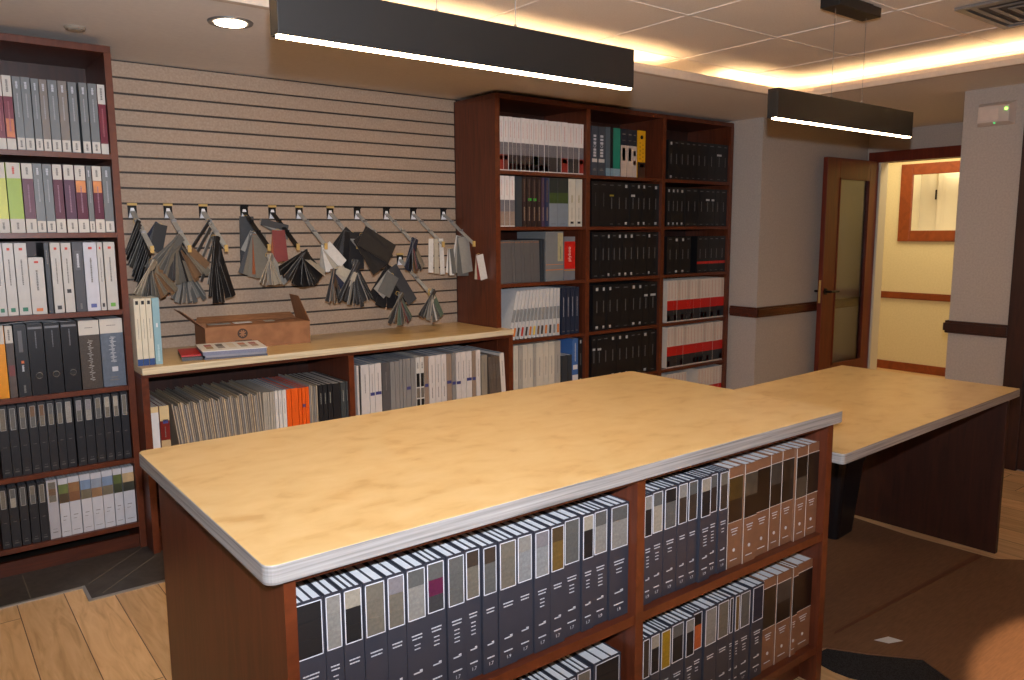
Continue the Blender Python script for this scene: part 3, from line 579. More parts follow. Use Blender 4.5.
def numeral(r, w, h, zf, s):
    X = Matrix.Translation((w/2, -.0012, h*zf)) @ Matrix.Rotation(R(90), 4, 'X')
    key = (s, round(min(.011, w*.3), 3))
    if key not in FONTC:
        o = text_mesh('lettering', s, min(.011, w*.42), LET, r, Matrix.Rotation(R(90), 4, 'X')); FONTC[key] = o.data
        o.location = (w/2, -.0009, h*zf); return
    o = bpy.data.objects.new('lettering', FONTC[key]); COL.objects.link(o); o.parent = r; o.location = (w/2, -.0009, h*zf)

# each kind: (object name, category, look phrase, depth, builder(r,w,h,d,opt))
def k_mar(r, w, h, d, o):
    shell(r, w, h, d, M(srgb(112, 24, 48), .3)); bandbox(r, 'top_label', w, h, .0, 1, .72, 1, OFFW); bandbox(r, 'base_label', w, h, .0, 1, 0, .15, OFFW)
    vtext(r, w, h, .78, .95, LETD); vtext(r, w, h, .25, .66, M(srgb(160, 90, 100), .5), wf=.2)
    if o == 'g': bandbox(r, 'picture', w, h, .08, .92, .17, .42, M(srgb(196, 110, 60), .35, 0, .4, 40))
def k_gry(r, w, h, d, o):
    shell(r, w, h, d, M(srgb(112, 116, 118) if o != 'w' else srgb(124, 116, 110), .35)); bandbox(r, 'base_label', w, h, .04, .96, 0.01, .17, OFFW)
    vtext(r, w, h, .04, .14, LETD); vtext(r, w, h, .45, .78, M(srgb(160, 162, 164), .5), wf=.16); vtext(r, w, h, .84, .94, LET)
def k_gry2(r, w, h, d, o):
    k_gry(r, w, h, d, o)
def k_lime(r, w, h, d, o):
    shell(r, w, h, d, M(srgb(150, 178, 30) if o != 'y' else srgb(196, 200, 60), .35)); bandbox(r, 'top_label', w, h, .03, .97, .78, 1, OFFW); bandbox(r, 'base_label', w, h, .0, 1, 0, .2, OFFW)
    vtext(r, w, h, .84, .95, LETR); vtext(r, w, h, .05, .15, LETD)
def k_pur(r, w, h, d, o):
    c = dict(v=(84, 48, 74)).get(o, (88, 22, 50)); shell(r, w, h, d, M(srgb(*c), .3)); bandbox(r, 'top_label', w, h, .02, .98, .78, 1, OFFW); bandbox(r, 'base_label', w, h, .0, 1, 0, .2, OFFW)
    vtext(r, w, h, .84, .95, LETD); vtext(r, w, h, .3, .7, M(srgb(150, 110, 130), .5), wf=.15); vtext(r, w, h, .05, .15, LETD)
    if o == 'g': bandbox(r, 'picture', w, h, .05, .95, .60, .775, M(srgb(216, 140, 84), .3, 0, .3, 40))  # orange glare painted on the glossy spine, nothing printed there
SQ = dict(g=(40, 120, 90), k=(50, 46, 48), K=(50, 46, 48), o=(220, 120, 50), b=(90, 100, 160), e=(110, 170, 70))
def k_wht(r, w, h, d, o):
    shell(r, w, h, d, M(srgb(196, 192, 186) if o != 'b' else srgb(206, 208, 218), .35 if o != 'b' else .2))
    zf = .28 if o == 'K' else .05; bandbox(r, 'colour_square', w, h, .28, .72, zf, zf+.055, M(srgb(*SQ[o]), .4))
    vtext(r, w, h, .42, .78, LETD, wf=.14); bandbox(r, 'logo', w, h, .38, .66, .90, .935, LETR)
def k_dks(r, w, h, d, o): shell(r, w, h, d, M(srgb(58, 60, 66), .4)); vtext(r, w, h, .7, .9, LETD)
def k_dkg(r, w, h, d, o):
    shell(r, w, h, d, M(srgb(74, 74, 80), .4)); bandbox(r, 'spine_label', w, h, .2, .75, .60, .88, M(srgb(92, 92, 98), .4)); vtext(r, w, h, .64, .84, LET); vtext(r, w, h, .04, .12, LETD)
def k_yel(r, w, h, d, o): shell(r, w, h, d, M(srgb(230, 150, 20), .35)); bandbox(r, 'top_label', w, h, .05, .95, .75, 1, OFFW)
def k_pho(r, w, h, d, o):
    shell(r, w, h, d, M(srgb(86, 74, 68), .4, 0, .5, 30)); bandbox(r, 'top_label', w, h, 0, 1, .76, 1, OFFW); bandbox(r, 'picture', w, h, .1, .9, .3, .45, M(srgb(120, 60, 60), .4)); vtext(r, w, h, .8, .95, LETD)
def k_stk(r, w, h, d, o):
    shell(r, w, h, d, M(srgb(34, 34, 38), .35)); bandbox(r, 'spine_label', w, h, .3, .62, .62, .92, M(srgb(96, 96, 100), .4)); bandbox(r, 'sticker', w, h, .4, .62, .46, .50, M(srgb(220, 110, 60), .4)); vtext(r, w, h, .35, .44, LET); vtext(r, w, h, .05, .16, LETD)
def k_rng(r, w, h, d, o):
    shell(r, w, h, d, M(srgb(34, 34, 38), .3)); X = Matrix.Translation((w*.55, 0, h*.27)) @ Matrix.Rotation(R(90), 4, 'X')
    m = MB(); m.tube([(w*.55+.0125*math.cos(2*math.pi*q/20), -.0008, h*.27+.0125*math.sin(2*math.pi*q/20)) for q in range(21)], .0016, 6); m.build('finger_ring', METAL, r)
    MB().lathe([(.0105, 0), (.0105, .0006)], n=20, X=X).build('ring_hole', BLACKM, r); vtext(r, w, h, .66, .9, M(srgb(110, 110, 116), .5), wf=.08); bandbox(r, 'head_band', w, h, .05, .95, .93, .96, M(srgb(120, 122, 128), .4))
def squiggle(r, w, h, zf0, zf1, mat, amp=.18):
    m = MB(); P = []
    for i in range(60):
        t = i/59; P.append((w*(.5+amp*math.sin(i*1.9)*(.6+.4*math.sin(i*.7))), -.0012, h*(zf0+(zf1-zf0)*t)))
    m.tube(P, .0012, 5); m.build('script_lettering', mat, r)
def k_stn(r, w, h, d, o):
    shell(r, w, h, d, M(srgb(74, 64, 56), .4, 0, .7, 160)); bandbox(r, 'top_label', w, h, 0, 1, .79, 1, OFFW); textlines(r, w, h, [(.5, .89, .4, .003)], LETD); squiggle(r, w, h, .12, .72, M(srgb(170, 168, 166), .5))
def k_slt(r, w, h, d, o):
    shell(r, w, h, d, M(srgb(98, 108, 122), .4, 0, .3, 60)); bandbox(r, 'top_label', w, h, 0, 1, .79, 1, OFFW); textlines(r, w, h, [(.5, .9, .4, .003), (.5, .13, .3, .004), (.5, .09, .4, .004)], LETD); squiggle(r, w, h, .36, .74, M(srgb(186, 190, 196), .5))
    bandbox(r, 'logo', w, h, .42, .68, .22, .29, LET)
def framed(r, w, h, zf0, zf1, cells, fr=OFFW, xf=.1, dark=1.):
    m = MB(); t = .0016; x0, x1, z0, z1 = w*xf, w*(1-xf), h*zf0, h*zf1; e = .001
    m.box(x0, x1, -e, .0002, z0, z0+t); m.box(x0, x1, -e, .0002, z1-t, z1); m.box(x0, x0+t, -e, .0002, z0, z1); m.box(x1-t, x1, -e, .0002, z0, z1)
    f = m.build('label_frame', fr, r)
    k = len(cells); 
    for i, c in enumerate(cells):
        a = z1-t-(z1-z0-2*t)*(i+1)/k; b = z1-t-(z1-z0-2*t)*i/k
        MB().box(x0+t, x1-t, -.0006, .0002, a+.0002, b-.0002).build('swatch', M(tuple(q*dark for q in srgb(*CC[c])), .6, 0, .38, 130), f)
def k_blk(r, w, h, d, o):
    shell(r, w, h, d, M(srgb(36, 37, 42), .4), M(srgb(120, 122, 130), .6), 2); framed(r, w, h, .66, .965, o, M(srgb(186, 184, 182), .5), .2); textlines(r, w, h, [(.5, .06, .5, .004), (.5, .10, .36, .002), (.5, .42, .4, .002)], LETD)
def k_wsw(r, w, h, d, o):
    shell(r, w, h, d, M(srgb(186, 184, 190), .4), PAPER, 3); framed(r, w, h, .62, .97, 'tut', OFFW, .12); textlines(r, w, h, [(.5, .1, .5, .004), (.5, .16, .4, .002)], LETD)
LN = dict(a=('e', 'u'), b=('u', 'u'), c=('g', 'n'), d=('g', 'n'), e=('e', 't'), f=('c', 'k'))
def k_lnd(r, w, h, d, o):
    shell(r, w, h, d, M(srgb(206, 206, 212), .4), PAPER, 3); a, b = dict(a=((110, 122, 70), (84, 70, 52)), b=((150, 112, 76), (130, 90, 62)), c=((128, 150, 180), (120, 110, 90)), d=((150, 160, 176), (150, 116, 84)), e=((96, 110, 62), (60, 66, 48)), f=((196, 170, 130), (60, 60, 52))).get(o)
    bandbox(r, 'picture', w, h, 0, 1, .74, .90, M(srgb(*a), .4, 0, .4, 30)); bandbox(r, 'picture', w, h, 0, 1, .58, .74, M(srgb(*b), .4, 0, .5, 30)); textlines(r, w, h, [(.5, .34, .4, .003), (.5, .08, .6, .002), (.4, .28, .3, .002)], LETD)
def k_cat(r, w, h, d, o):
    shell(r, w, h, d, M(srgb(232, 224, 218), .35)); c = lambda *a: M(srgb(*a), .35, 0, .35, 90)
    bandbox(r, 'grey_band', w, h, 0, 1, .30, .53, c(116, 112, 116))
    low = dict(r=(150, 44, 34), b=(110, 50, 44), p=(52, 42, 44), y=(60, 52, 48), d=(58, 50, 50), k=(44, 42, 46), t=(150, 130, 116))[o]
    bandbox(r, 'picture', w, h, 0, 1, .02, .30, c(*low)); vtext(r, w, h, .62, .92, M(srgb(206, 130, 116), .5), wf=.07)
    if o == 'p': bandbox(r, 'red_tag', w, h, .1, .8, .03, .14, c(206, 76, 70))
    if o == 'y': bandbox(r, 'yellow_tag', w, h, 0, 1, .13, .25, c(226, 190, 30)); bandbox(r, 'green_tag', w, h, 0, 1, .25, .30, c(110, 150, 40)); bandbox(r, 'red_tag', w, h, .1, .8, .03, .10, c(206, 76, 70))
    if o in 'rb': bandbox(r, 'colour_tag', w, h, .05, .9, .2, .28, c(224, 90, 40) if o == 'r' else c(80, 120, 170))
def k_slg(r, w, h, d, o): shell(r, w, h, d, M(srgb(52, 58, 64), .4))
def k_scr(r, w, h, d, o):
    c = dict(u=(74, 58, 82), n=(50, 58, 86)).get(o, (52, 38, 36)); shell(r, w, h, d, M(srgb(*c), .35, 0, .3, 60)); vtext(r, w, h, .12, .4, M(srgb(150, 130, 110), .5)); vtext(r, w, h, .5, .95, M(srgb(104, 84, 74), .5))
    if o == 'G': bandbox(r, 'green_dot', w, h, .3, .95, .52, .57, M(srgb(60, 190, 60), .4))
def k_fld(r, w, h, d, o):
    shell(r, w, h, d, M(srgb(132, 142, 150), .4)); bandbox(r, 'picture', w, h, 0, 1, .70, 1, M(srgb(44, 50, 50), .4)); bandbox(r, 'picture', w, h, 0, 1, .48, .70, M(srgb(66, 84, 42), .4, 0, .3, 30)); textlines(r, w, h, [(.5, .05, .5, .003)], LETD)
def k_wsq(r, w, h, d, o): shell(r, w, h, d, M(srgb(212, 206, 190), .4)); bandbox(r, 'black_square', w, h, .3, .75, .06, .105, BLACKM); vtext(r, w, h, .5, .66, M(srgb(160, 150, 90), .5)); vtext(r, w, h, .15, .4, M(srgb(170, 164, 150), .5), wf=.12)
def thin(c, top=None, rough=.5, pg=None, tip=None):
    def f(r, w, h, d, o): pass
    return f
def k_gbx(r, w, h, d, o):
    shell(r, w, h, d, M(srgb(126, 128, 128), .4)); bandbox(r, 'stripe', w, h, 0, 1, .22, .235, M(srgb(210, 120, 40), .4)); bandbox(r, 'stripe', w, h, 0, 1, .33, .34, M(srgb(210, 130, 60), .4)); bandbox(r, 'spine_label', w, h, .68, .98, .40, .97, M(srgb(180, 168, 130), .4, 0, .3, 60)); vtext(r, w, h, .45, .7, M(srgb(70, 120, 90), .5), xf=.85, wf=.12)
def k_ply(r, w, h, d, o):
    shell(r, w, h, d, M(srgb(120, 122, 128), .4)); bandbox(r, 'red_label', w, h, 0, 1, .26, .89, M(srgb(206, 34, 24), .35)); bandbox(r, 'stripe', w, h, 0, 1, .22, .24, M(srgb(200, 140, 50), .4))
    text_mesh('lettering', 'plyboo', .036, M(srgb(240, 214, 200), .5), r, Matrix.Translation((w*.46, -.0012, h*.60)) @ Matrix.Rotation(R(90), 4, 'X') @ Matrix.Rotation(R(90), 4, 'Z'))
def k_nvy(r, w, h, d, o): shell(r, w, h, d, M(srgb(36, 46, 66), .4)); vtext(r, w, h, .38, .8, LET, wf=.1); textlines(r, w, h, [(.5, .06, .5, .004)], LETD)
def k_crm(r, w, h, d, o): shell(r, w, h, d, M(srgb(206, 198, 182) if o != 'g' else srgb(170, 164, 154), .4), PAPERD); vtext(r, w, h, .3, .7, LETD, wf=.08)
def k_blw(r, w, h, d, o): shell(r, w, h, d, M(srgb(70, 110, 170), .4)); bandbox(r, 'white_label', w, h, 0, 1, .0, .2, WHITE); bandbox(r, 'white_label', w, h, .1, .9, .32, .42, WHITE); vtext(r, w, h, .5, .9, LET)
def k_bb(r, w, h, d, o):
    shell(r, w, h, d, M(srgb(24, 24, 26), .35), M(srgb(60, 60, 62), .6)); g = M(srgb(104, 104, 104), .5); wv = M(srgb(190, 190, 188), .5)
    if o == 'a': vtext(r, w, h, .45, .75, M(srgb(76, 76, 76), .5), wf=.1); textlines(r, w, h, [(.5, .92, .5, .004)], g); return
    textlines(r, w, h, [(.5, .05, .35, .004)], g)
    vtext(r, w, h, .40, .66, g, wf=.4, name='spine_label')
    if o in 'cq': bandbox(r, 'logo', w, h, .36, .66, .88, .95, wv); bandbox(r, 'number_label', w, h, .36, .66, .04, .10, wv)
    else: textlines(r, w, h, [(.5, .92, .45, .006)], g)
    if o == 'w': bandbox(r, 'white_sticker', w, h, .2, .8, .68, .73, wv)
    if o == 'y': bandbox(r, 'yellow_sticker', w, h, .25, .75, .68, .715, M(srgb(170, 150, 50), .5))
    if o == 'R': bandbox(r, 'red_band', w, h, 0, 1, .24, .31, M(srgb(190, 40, 30), .4))
def k_red(r, w, h, d, o):
    shell(r, w, h, d, M(srgb(222, 208, 192) if o != 'k' else srgb(206, 192, 176), .4), M(srgb(170, 184, 200), .6)); bandbox(r, 'red_band', w, h, 0, 1, .29, .52, M(srgb(196, 30, 24), .4)); bandbox(r, 'picture', w, h, 0, 1, .03, .29, M(srgb(46, 44, 46), .4, 0, .7, 90)); vtext(r, w, h, .56, .96, M(srgb(196, 120, 90), .5), wf=.08)
    if o == 'r': bandbox(r, 'red_tag', w, h, .2, .85, .04, .17, M(srgb(206, 60, 50), .4))
def k_scn(r, w, h, d, o):
    shell(r, w, h, d, M(srgb(62, 70, 80), .4)); m = MB()
    for i, z in enumerate((.78, .71, .64, .50, .44, .38)): m.box(w*.3, w*.72, -.001, .0002, h*z, h*(z+.045))
    m.tube([(w/2+.010*math.cos(2*math.pi*q/14), -.0008, h*.60+.010*math.sin(2*math.pi*q/14)) for q in range(15)], .0018, 6); m.build('lettering', LET, r)
    bandbox(r, 'spine_label', w, h, .08, .92, .27, .34, OFFW); textlines(r, w, h, [(.5, .10, .5, .006), (.5, .13, .3, .004)], LETD)
def k_gbl(r, w, h, d, o): shell(r, w, h, d, M(srgb(84, 96, 104) if o != 'k' else srgb(26, 26, 30), .4)); bandbox(r, 'base_label', w, h, 0, 1, 0, .16, M(srgb(130, 156, 168), .4, 0, .3, 90))
def k_tel(r, w, h, d, o): shell(r, w, h, d, M(srgb(34, 134, 110), .4)); bandbox(r, 'base_label', w, h, 0, 1, 0, .16, M(srgb(140, 166, 176), .4, 0, .3, 90))
def k_swb(r, w, h, d, o):
    shell(r, w, h, d, M(srgb(34, 40, 52), .4)); bandbox(r, 'cream_label', w, h, 0, 1, 0, .66, M(srgb(206, 186, 170), .4))
    if o == 'n': bandbox(r, 'swatch', w, h, .2, .8, .45, .57, cm('r')); bandbox(r, 'swatch', w, h, .2, .8, .26, .36, cm('o'))
    else: bandbox(r, 'swatch', w, h, .25, .75, .34, .61, cm('b'))
    textlines(r, w, h, [(.5, .88, .5, .008), (.5, .76, .5, .003)], LETD)
def k_chn(r, w, h, d, o):
    shell(r, w, h, d, M(srgb(230, 168, 20), .4)); m = MB()
    for i in range(10): m.lathe([(.004, 0), (.004, .0008)], n=8, X=Matrix.Translation((w*(.3 if i % 2 else .68), 0, h*(.36+i*.042))) @ Matrix.Rotation(R(90), 4, 'X'))
    m.build('dot_pattern', M(srgb(120, 70, 10), .5), r)
    MB().lathe([(.014, 0), (.014, .0012)], n=20, X=Matrix.Translation((w*.5, 0, h*.86)) @ Matrix.Rotation(R(90), 4, 'X')).build('logo_disc', BLACKM, r)
    bandbox(r, 'picture', w, h, 0, 1, 0, .33, M(srgb(60, 38, 30), .4, 0, .5, 60)); bandbox(r, 'orange_patch', w, h, .25, .8, .22, .29, cm('o'))
def k_nav(r, w, h, d, o):
    n = int(o[0]); c = o[1:]; c = c if len(c) > 2 or (w < .03 and len(c) > 1) else c+c[-1]
    shell(r, w, h, d, M(srgb(52, 54, 64), .45), PAPER, n, .0034, .0022)
    framed(r, w, h, .62, .985, c, M(srgb(226, 228, 236), .5), .07 if w > .02 else .14, .72)
    rows = [(.5, .50, .55, .0022), (.5, .475, .5, .0022)]
    if random.random() < .75: rows += [(.5, .43-.03*i, .3, .0018) for i in range(random.choice((2, 3, 4)))]
    rows += [(.5, .115, .5, .0026)]
    textlines(r, w, h, rows, LET); m = MB(); z = h*.22; m.box(w*.28, w*.68, -.001, .0002, z, z+.0025); m.box(w*.58, w*.72, -.001, .0002, z+.0005, z+.006); m.build('logo', LET, r)
    numeral(r, w, h, .07, '1.9' if n > 2 else '1.7')
KRAFT = M(srgb(128, 90, 66), .5, 0, .15, 60)
def k_brn(r, w, h, d, o):
    shell(r, w, h, d, KRAFT, PAPER, 2, .0026, .002); 
    z0, z1 = .46, .90; f = MB()
    f.box(0, w, -.0012, .0002, h*z0-.0014, h*z0); f.box(0, w, -.0012, .0002, h*z1, h*z1+.0014); f.box(0, .0008, -.0012, .0002, 0, h); f = f.build('label_frame', M(srgb(214, 206, 198), .5), r)
    for i, c in enumerate(o if len(o) > 1 else o*2):
        a = h*(z1-(z1-z0)*(i+1)/2); b = h*(z1-(z1-z0)*i/2); MB().box(.001, w, -.0008, .0002, a, b).build('swatch', M(tuple(.3*q for q in srgb(*CC[c])), .35, 0, .5, 40), f)
    textlines(r, w, h, [(.5, .38, .5, .0022), (.5, .355, .4, .0022), (.5, .325, .3, .0018), (.5, .07, .5, .002)], LET)
    MB().lathe([(.0052, 0), (.0052, .001)], n=14, X=Matrix.Translation((w/2, 0, h*.17)) @ Matrix.Rotation(R(90), 4, 'X')).build('logo_disc', LET, r)
def k_wct(r, w, h, d, o):
    shell(r, w, h, d, M(srgb(214, 212, 212), .4), PAPERD, 2); bandbox(r, 'top_label', w, h, 0, 1, .90, 1, M(srgb(214, 188, 140), .5))
def k_wne(r, w, h, d, o):
    shell(r, w, h, d, M(srgb(116, 30, 24), .35), PAPERD, 2); bandbox(r, 'top_label', w, h, 0, 1, .74, 1, M(srgb(206, 184, 138), .5)); bandbox(r, 'base_label', w, h, 0, 1, 0, .40, M(srgb(190, 160, 116), .5)); bandbox(r, 'blue_square', w, h, .3, .85, .69, .76, M(srgb(60, 62, 120), .5)); vtext(r, w, h, .45, .64, LETD, wf=.1)
def simple(c, mark=None):
    def f(r, w, h, d, o):
        shell(r, w, h, d, M(srgb(*c), .42), M(srgb(150, 160, 176), .6)); vtext(r, w, h, .55, .85, mark or LETD, wf=.1)
        bl = M(srgb(62, 62, 118), .5)
        if o in ('q', 's'): bandbox(r, 'blue_sticker', w, h, .05, .95, .50 if o == 'q' else .62, .55 if o == 'q' else .68, bl)
        if o == 'Q': bandbox(r, 'blue_sticker', w, h, .05, .95, .47, .52, bl)
        if o == 'l': vtext(r, w, h, .3, .48, LETD, wf=.14)
    return f
def k_bkc(r, w, h, d, o):
    shell(r, w, h, d, M(srgb(30, 30, 33) if o != 'g' else srgb(62, 66, 66), .4), PAPERD); 
    if o != 'n': vtext(r, w, h, .62, .84, M(srgb(150, 150, 140), .5), wf=.2)
def k_wbb(r, w, h, d, o):
    shell(r, w, h, d, M(srgb(206, 200, 190), .4), PAPERD); bandbox(r, 'black_label', w, h, .1, .9, .52, .74, BLACKM); bandbox(r, 'grey_label', w, h, .1, .9, .34, .50, M(srgb(110, 100, 90), .5)); bandbox(r, 'black_label', w, h, .1, .9, .16, .32, BLACKM); vtext(r, w, h, .82, .92, LETD)
KIND = {
 'mar': ('binder', 'binder', 'maroon binder with pale label ends', .27, k_mar), 'gry': ('binder', 'binder', 'grey binder with white base label', .27, k_gry),
 'gry2': ('binder', 'binder', 'grey binder', .27, k_gry2), 'lime': ('binder', 'binder', 'lime green binder', .27, k_lime), 'pur': ('binder', 'binder', 'plum binder with white label', .27, k_pur),
 'wht': ('binder', 'binder', 'white binder', .27, k_wht), 'whs': ('binder', 'binder', 'shorter wide white binder', .27, k_wht), 'dks': ('folder', 'folder', 'slim dark folder', .25, k_dks), 'dkg': ('binder', 'binder', 'dark grey binder', .27, k_dkg),
 'yel': ('binder', 'binder', 'yellow binder', .28, k_yel), 'pho': ('binder', 'binder', 'brown picture binder with white top', .28, k_pho), 'stk': ('binder', 'binder', 'black binder with orange sticker', .28, k_stk),
 'rng': ('ring_binder', 'ring binder', 'black ring binder with finger hole', .28, k_rng), 'stn': ('binder', 'binder', 'speckled brown binder with script lettering', .28, k_stn), 'slt': ('binder', 'binder', 'slate blue binder with script lettering', .28, k_slt),
 'blk': ('sample_book', 'sample book', 'black sample book with framed swatch', .3, k_blk), 'wsw': ('sample_book', 'sample book', 'white sample book with tan swatch', .3, k_wsw), 'lnd': ('sample_book', 'sample book', 'white sample book with landscape pictures', .3, k_lnd),
 'cat': ('catalogue', 'catalogue', 'white and grey catalogue', .27, k_cat), 'slg': ('binder', 'binder', 'plain dark slate binder', .27, k_slg), 'scr': ('sample_book', 'sample book', 'dark book with script lettering', .27, k_scr),
 'fld': ('binder', 'binder', 'pale grey binder with green field picture', .27, k_fld), 'wsq': ('binder', 'binder', 'white binder with black square', .27, k_wsq), 'gbx': ('binder', 'binder', 'large grey binder with orange stripes', .3, k_gbx), 'ply': ('binder', 'binder', 'red and grey plyboo binder', .28, k_ply),
 'dsl': ('sample_board', 'sample board', 'thin dark slate board', .25, k_slg), 'nvy': ('sample_book', 'sample book', 'navy book with white lettering', .27, k_nvy), 'crm': ('catalogue', 'catalogue', 'cream catalogue', .27, k_crm), 'shd': ('catalogue', 'catalogue', 'short dark catalogue', .2, k_slg),
 'blw': ('catalogue', 'catalogue', 'blue and white catalogue', .27, k_blw), 'bb': ('binder', 'binder', 'black binder', .29, k_bb), 'red': ('catalogue', 'catalogue', 'cream catalogue with red band', .27, k_red),
 'scn': ('binder', 'binder', 'slate binder with large vertical lettering', .27, k_scn), 'gbl': ('binder', 'binder', 'dark binder with pale blue base', .27, k_gbl), 'tel': ('binder', 'binder', 'teal green binder', .27, k_tel), 'swb': ('sample_book', 'sample book', 'navy and cream book with swatch', .27, k_swb), 'chn': ('binder', 'binder', 'yellow binder with dotted pattern', .27, k_chn),
 'nav': ('sample_book', 'sample book', 'charcoal sample book', .27, k_nav), 'brn': ('sample_book', 'sample book', 'brown sample book with dark swatches', .29, k_brn),
 'wct': ('binder', 'binder', 'thick white binder with tan top', .4, k_wct), 'wne': ('binder', 'binder', 'dark red and tan binder', .4, k_wne),
 'ths': ('sample_folder', 'folder', 'cream edged sample folder', .42, simple((176, 166, 150))), 'whl': ('sample_folder', 'folder', 'white sample folder', .4, simple((214, 208, 200))), 'orb': ('sample_folder', 'folder', 'bright orange sample folder', .4, simple((232, 92, 20), M(srgb(210, 84, 20), .5))),
 'bkc': ('sample_folder', 'folder', 'black sample folder', .42, k_bkc), 'wgb': ('sample_folder', 'folder', 'off-white sample binder', .42, simple((204, 196, 190))), 'dgb': ('sample_folder', 'folder', 'charcoal sample binder', .42, simple((86, 82, 82))),
 'ggb': ('sample_folder', 'folder', 'grey sample binder', .42, simple((134, 130, 126))), 'wbb': ('sample_folder', 'folder', 'white binder with black blocks', .42, k_wbb), 'brb': ('sample_folder', 'folder', 'brown grey sample binder', .42, simple((148, 126, 108))),
 'sgb': ('sample_folder', 'folder', 'stone grey sample binder', .4, simple((142, 132, 116))), 'dbr': ('sample_folder', 'folder', 'thin dark taupe folder', .4, simple((96, 84, 74))), 'wln': ('sample_folder', 'folder', 'white binder leaning right', .4, simple((214, 206, 196)))}
OPT = {('mar', 'g'): 'maroon binder with glossy picture', ('lime', 'y'): 'yellow green binder', ('pur', 'v'): 'violet binder with white label', ('pur', 'g'): 'plum binder with painted copper glare', ('gry', 'w'): 'warm grey binder with white base label',
 ('wht', 'g'): 'white binder with green square', ('wht', 'k'): 'white binder with dark square', ('wht', 'K'): 'white binder with raised dark square', ('wht', 'b'): 'glossy white binder with blue square', ('wht', 'e'): 'white binder with light green square',
 ('cat', 't'): 'white, grey and tan catalogue', ('cat', 'y'): 'white catalogue with yellow tag', ('cat', 'p'): 'white and grey catalogue with red tag', ('scr', 'G'): 'dark brown book with green dot', ('scr', 'u'): 'dark purple book', ('scr', 'n'): 'dark blue book',
 ('bb', 'R'): 'black binder with red band', ('bb', 'w'): 'black binder with white sticker', ('bb', 'y'): 'black binder with yellow sticker', ('bb', 'c'): 'black binder with white logo', ('gbl', 'k'): 'narrow black binder with pale base', ('swb', 'n'): 'navy and cream book with red swatch',
 ('wgb', 'q'): 'off-white binder with blue sticker', ('wgb', 'Q'): 'off-white binder with lower blue sticker', ('ggb', 'q'): 'grey binder with blue sticker', ('brb', 'q'): 'brown grey binder with blue sticker', ('orb', 's'): 'orange folder with blue sticker', ('bkc', 'g'): 'dark grey sample folder'}
SWN = dict(d='dark grey', k='black', s='stone', g='grey', t='taupe', c='cream', m='magenta', b='dark brown', B='gold brown', o='orange', O='gold', y='yellow', S='silver', l='lilac', K='dark brown', n='navy', r='rust', w='white')
PLACE = {'L1': 'top shelf, left bookcase', 'L2': 'second shelf, left bookcase', 'L3': 'third shelf, left bookcase', 'L4': 'fourth shelf, left bookcase', 'L5': 'fifth shelf, left bookcase', 'L6': 'bottom shelf, left bookcase'}
for b_, bn in ((1, 'left'), (2, 'middle'), (3, 'right')):
    for s_, sn in enumerate(('top', 'second', 'third', 'fourth', 'fifth', 'bottom'), 1): PLACE['R%d%d' % (b_, s_)] = '%s shelf, %s bay, wide bookcase' % (sn, bn)
PLACE.update(C1='left bay under counter', C2='right bay under counter', I1='upper left bay of island', I2='upper right bay of island', I3='lower right bay of island', I4='lower left bay of island')

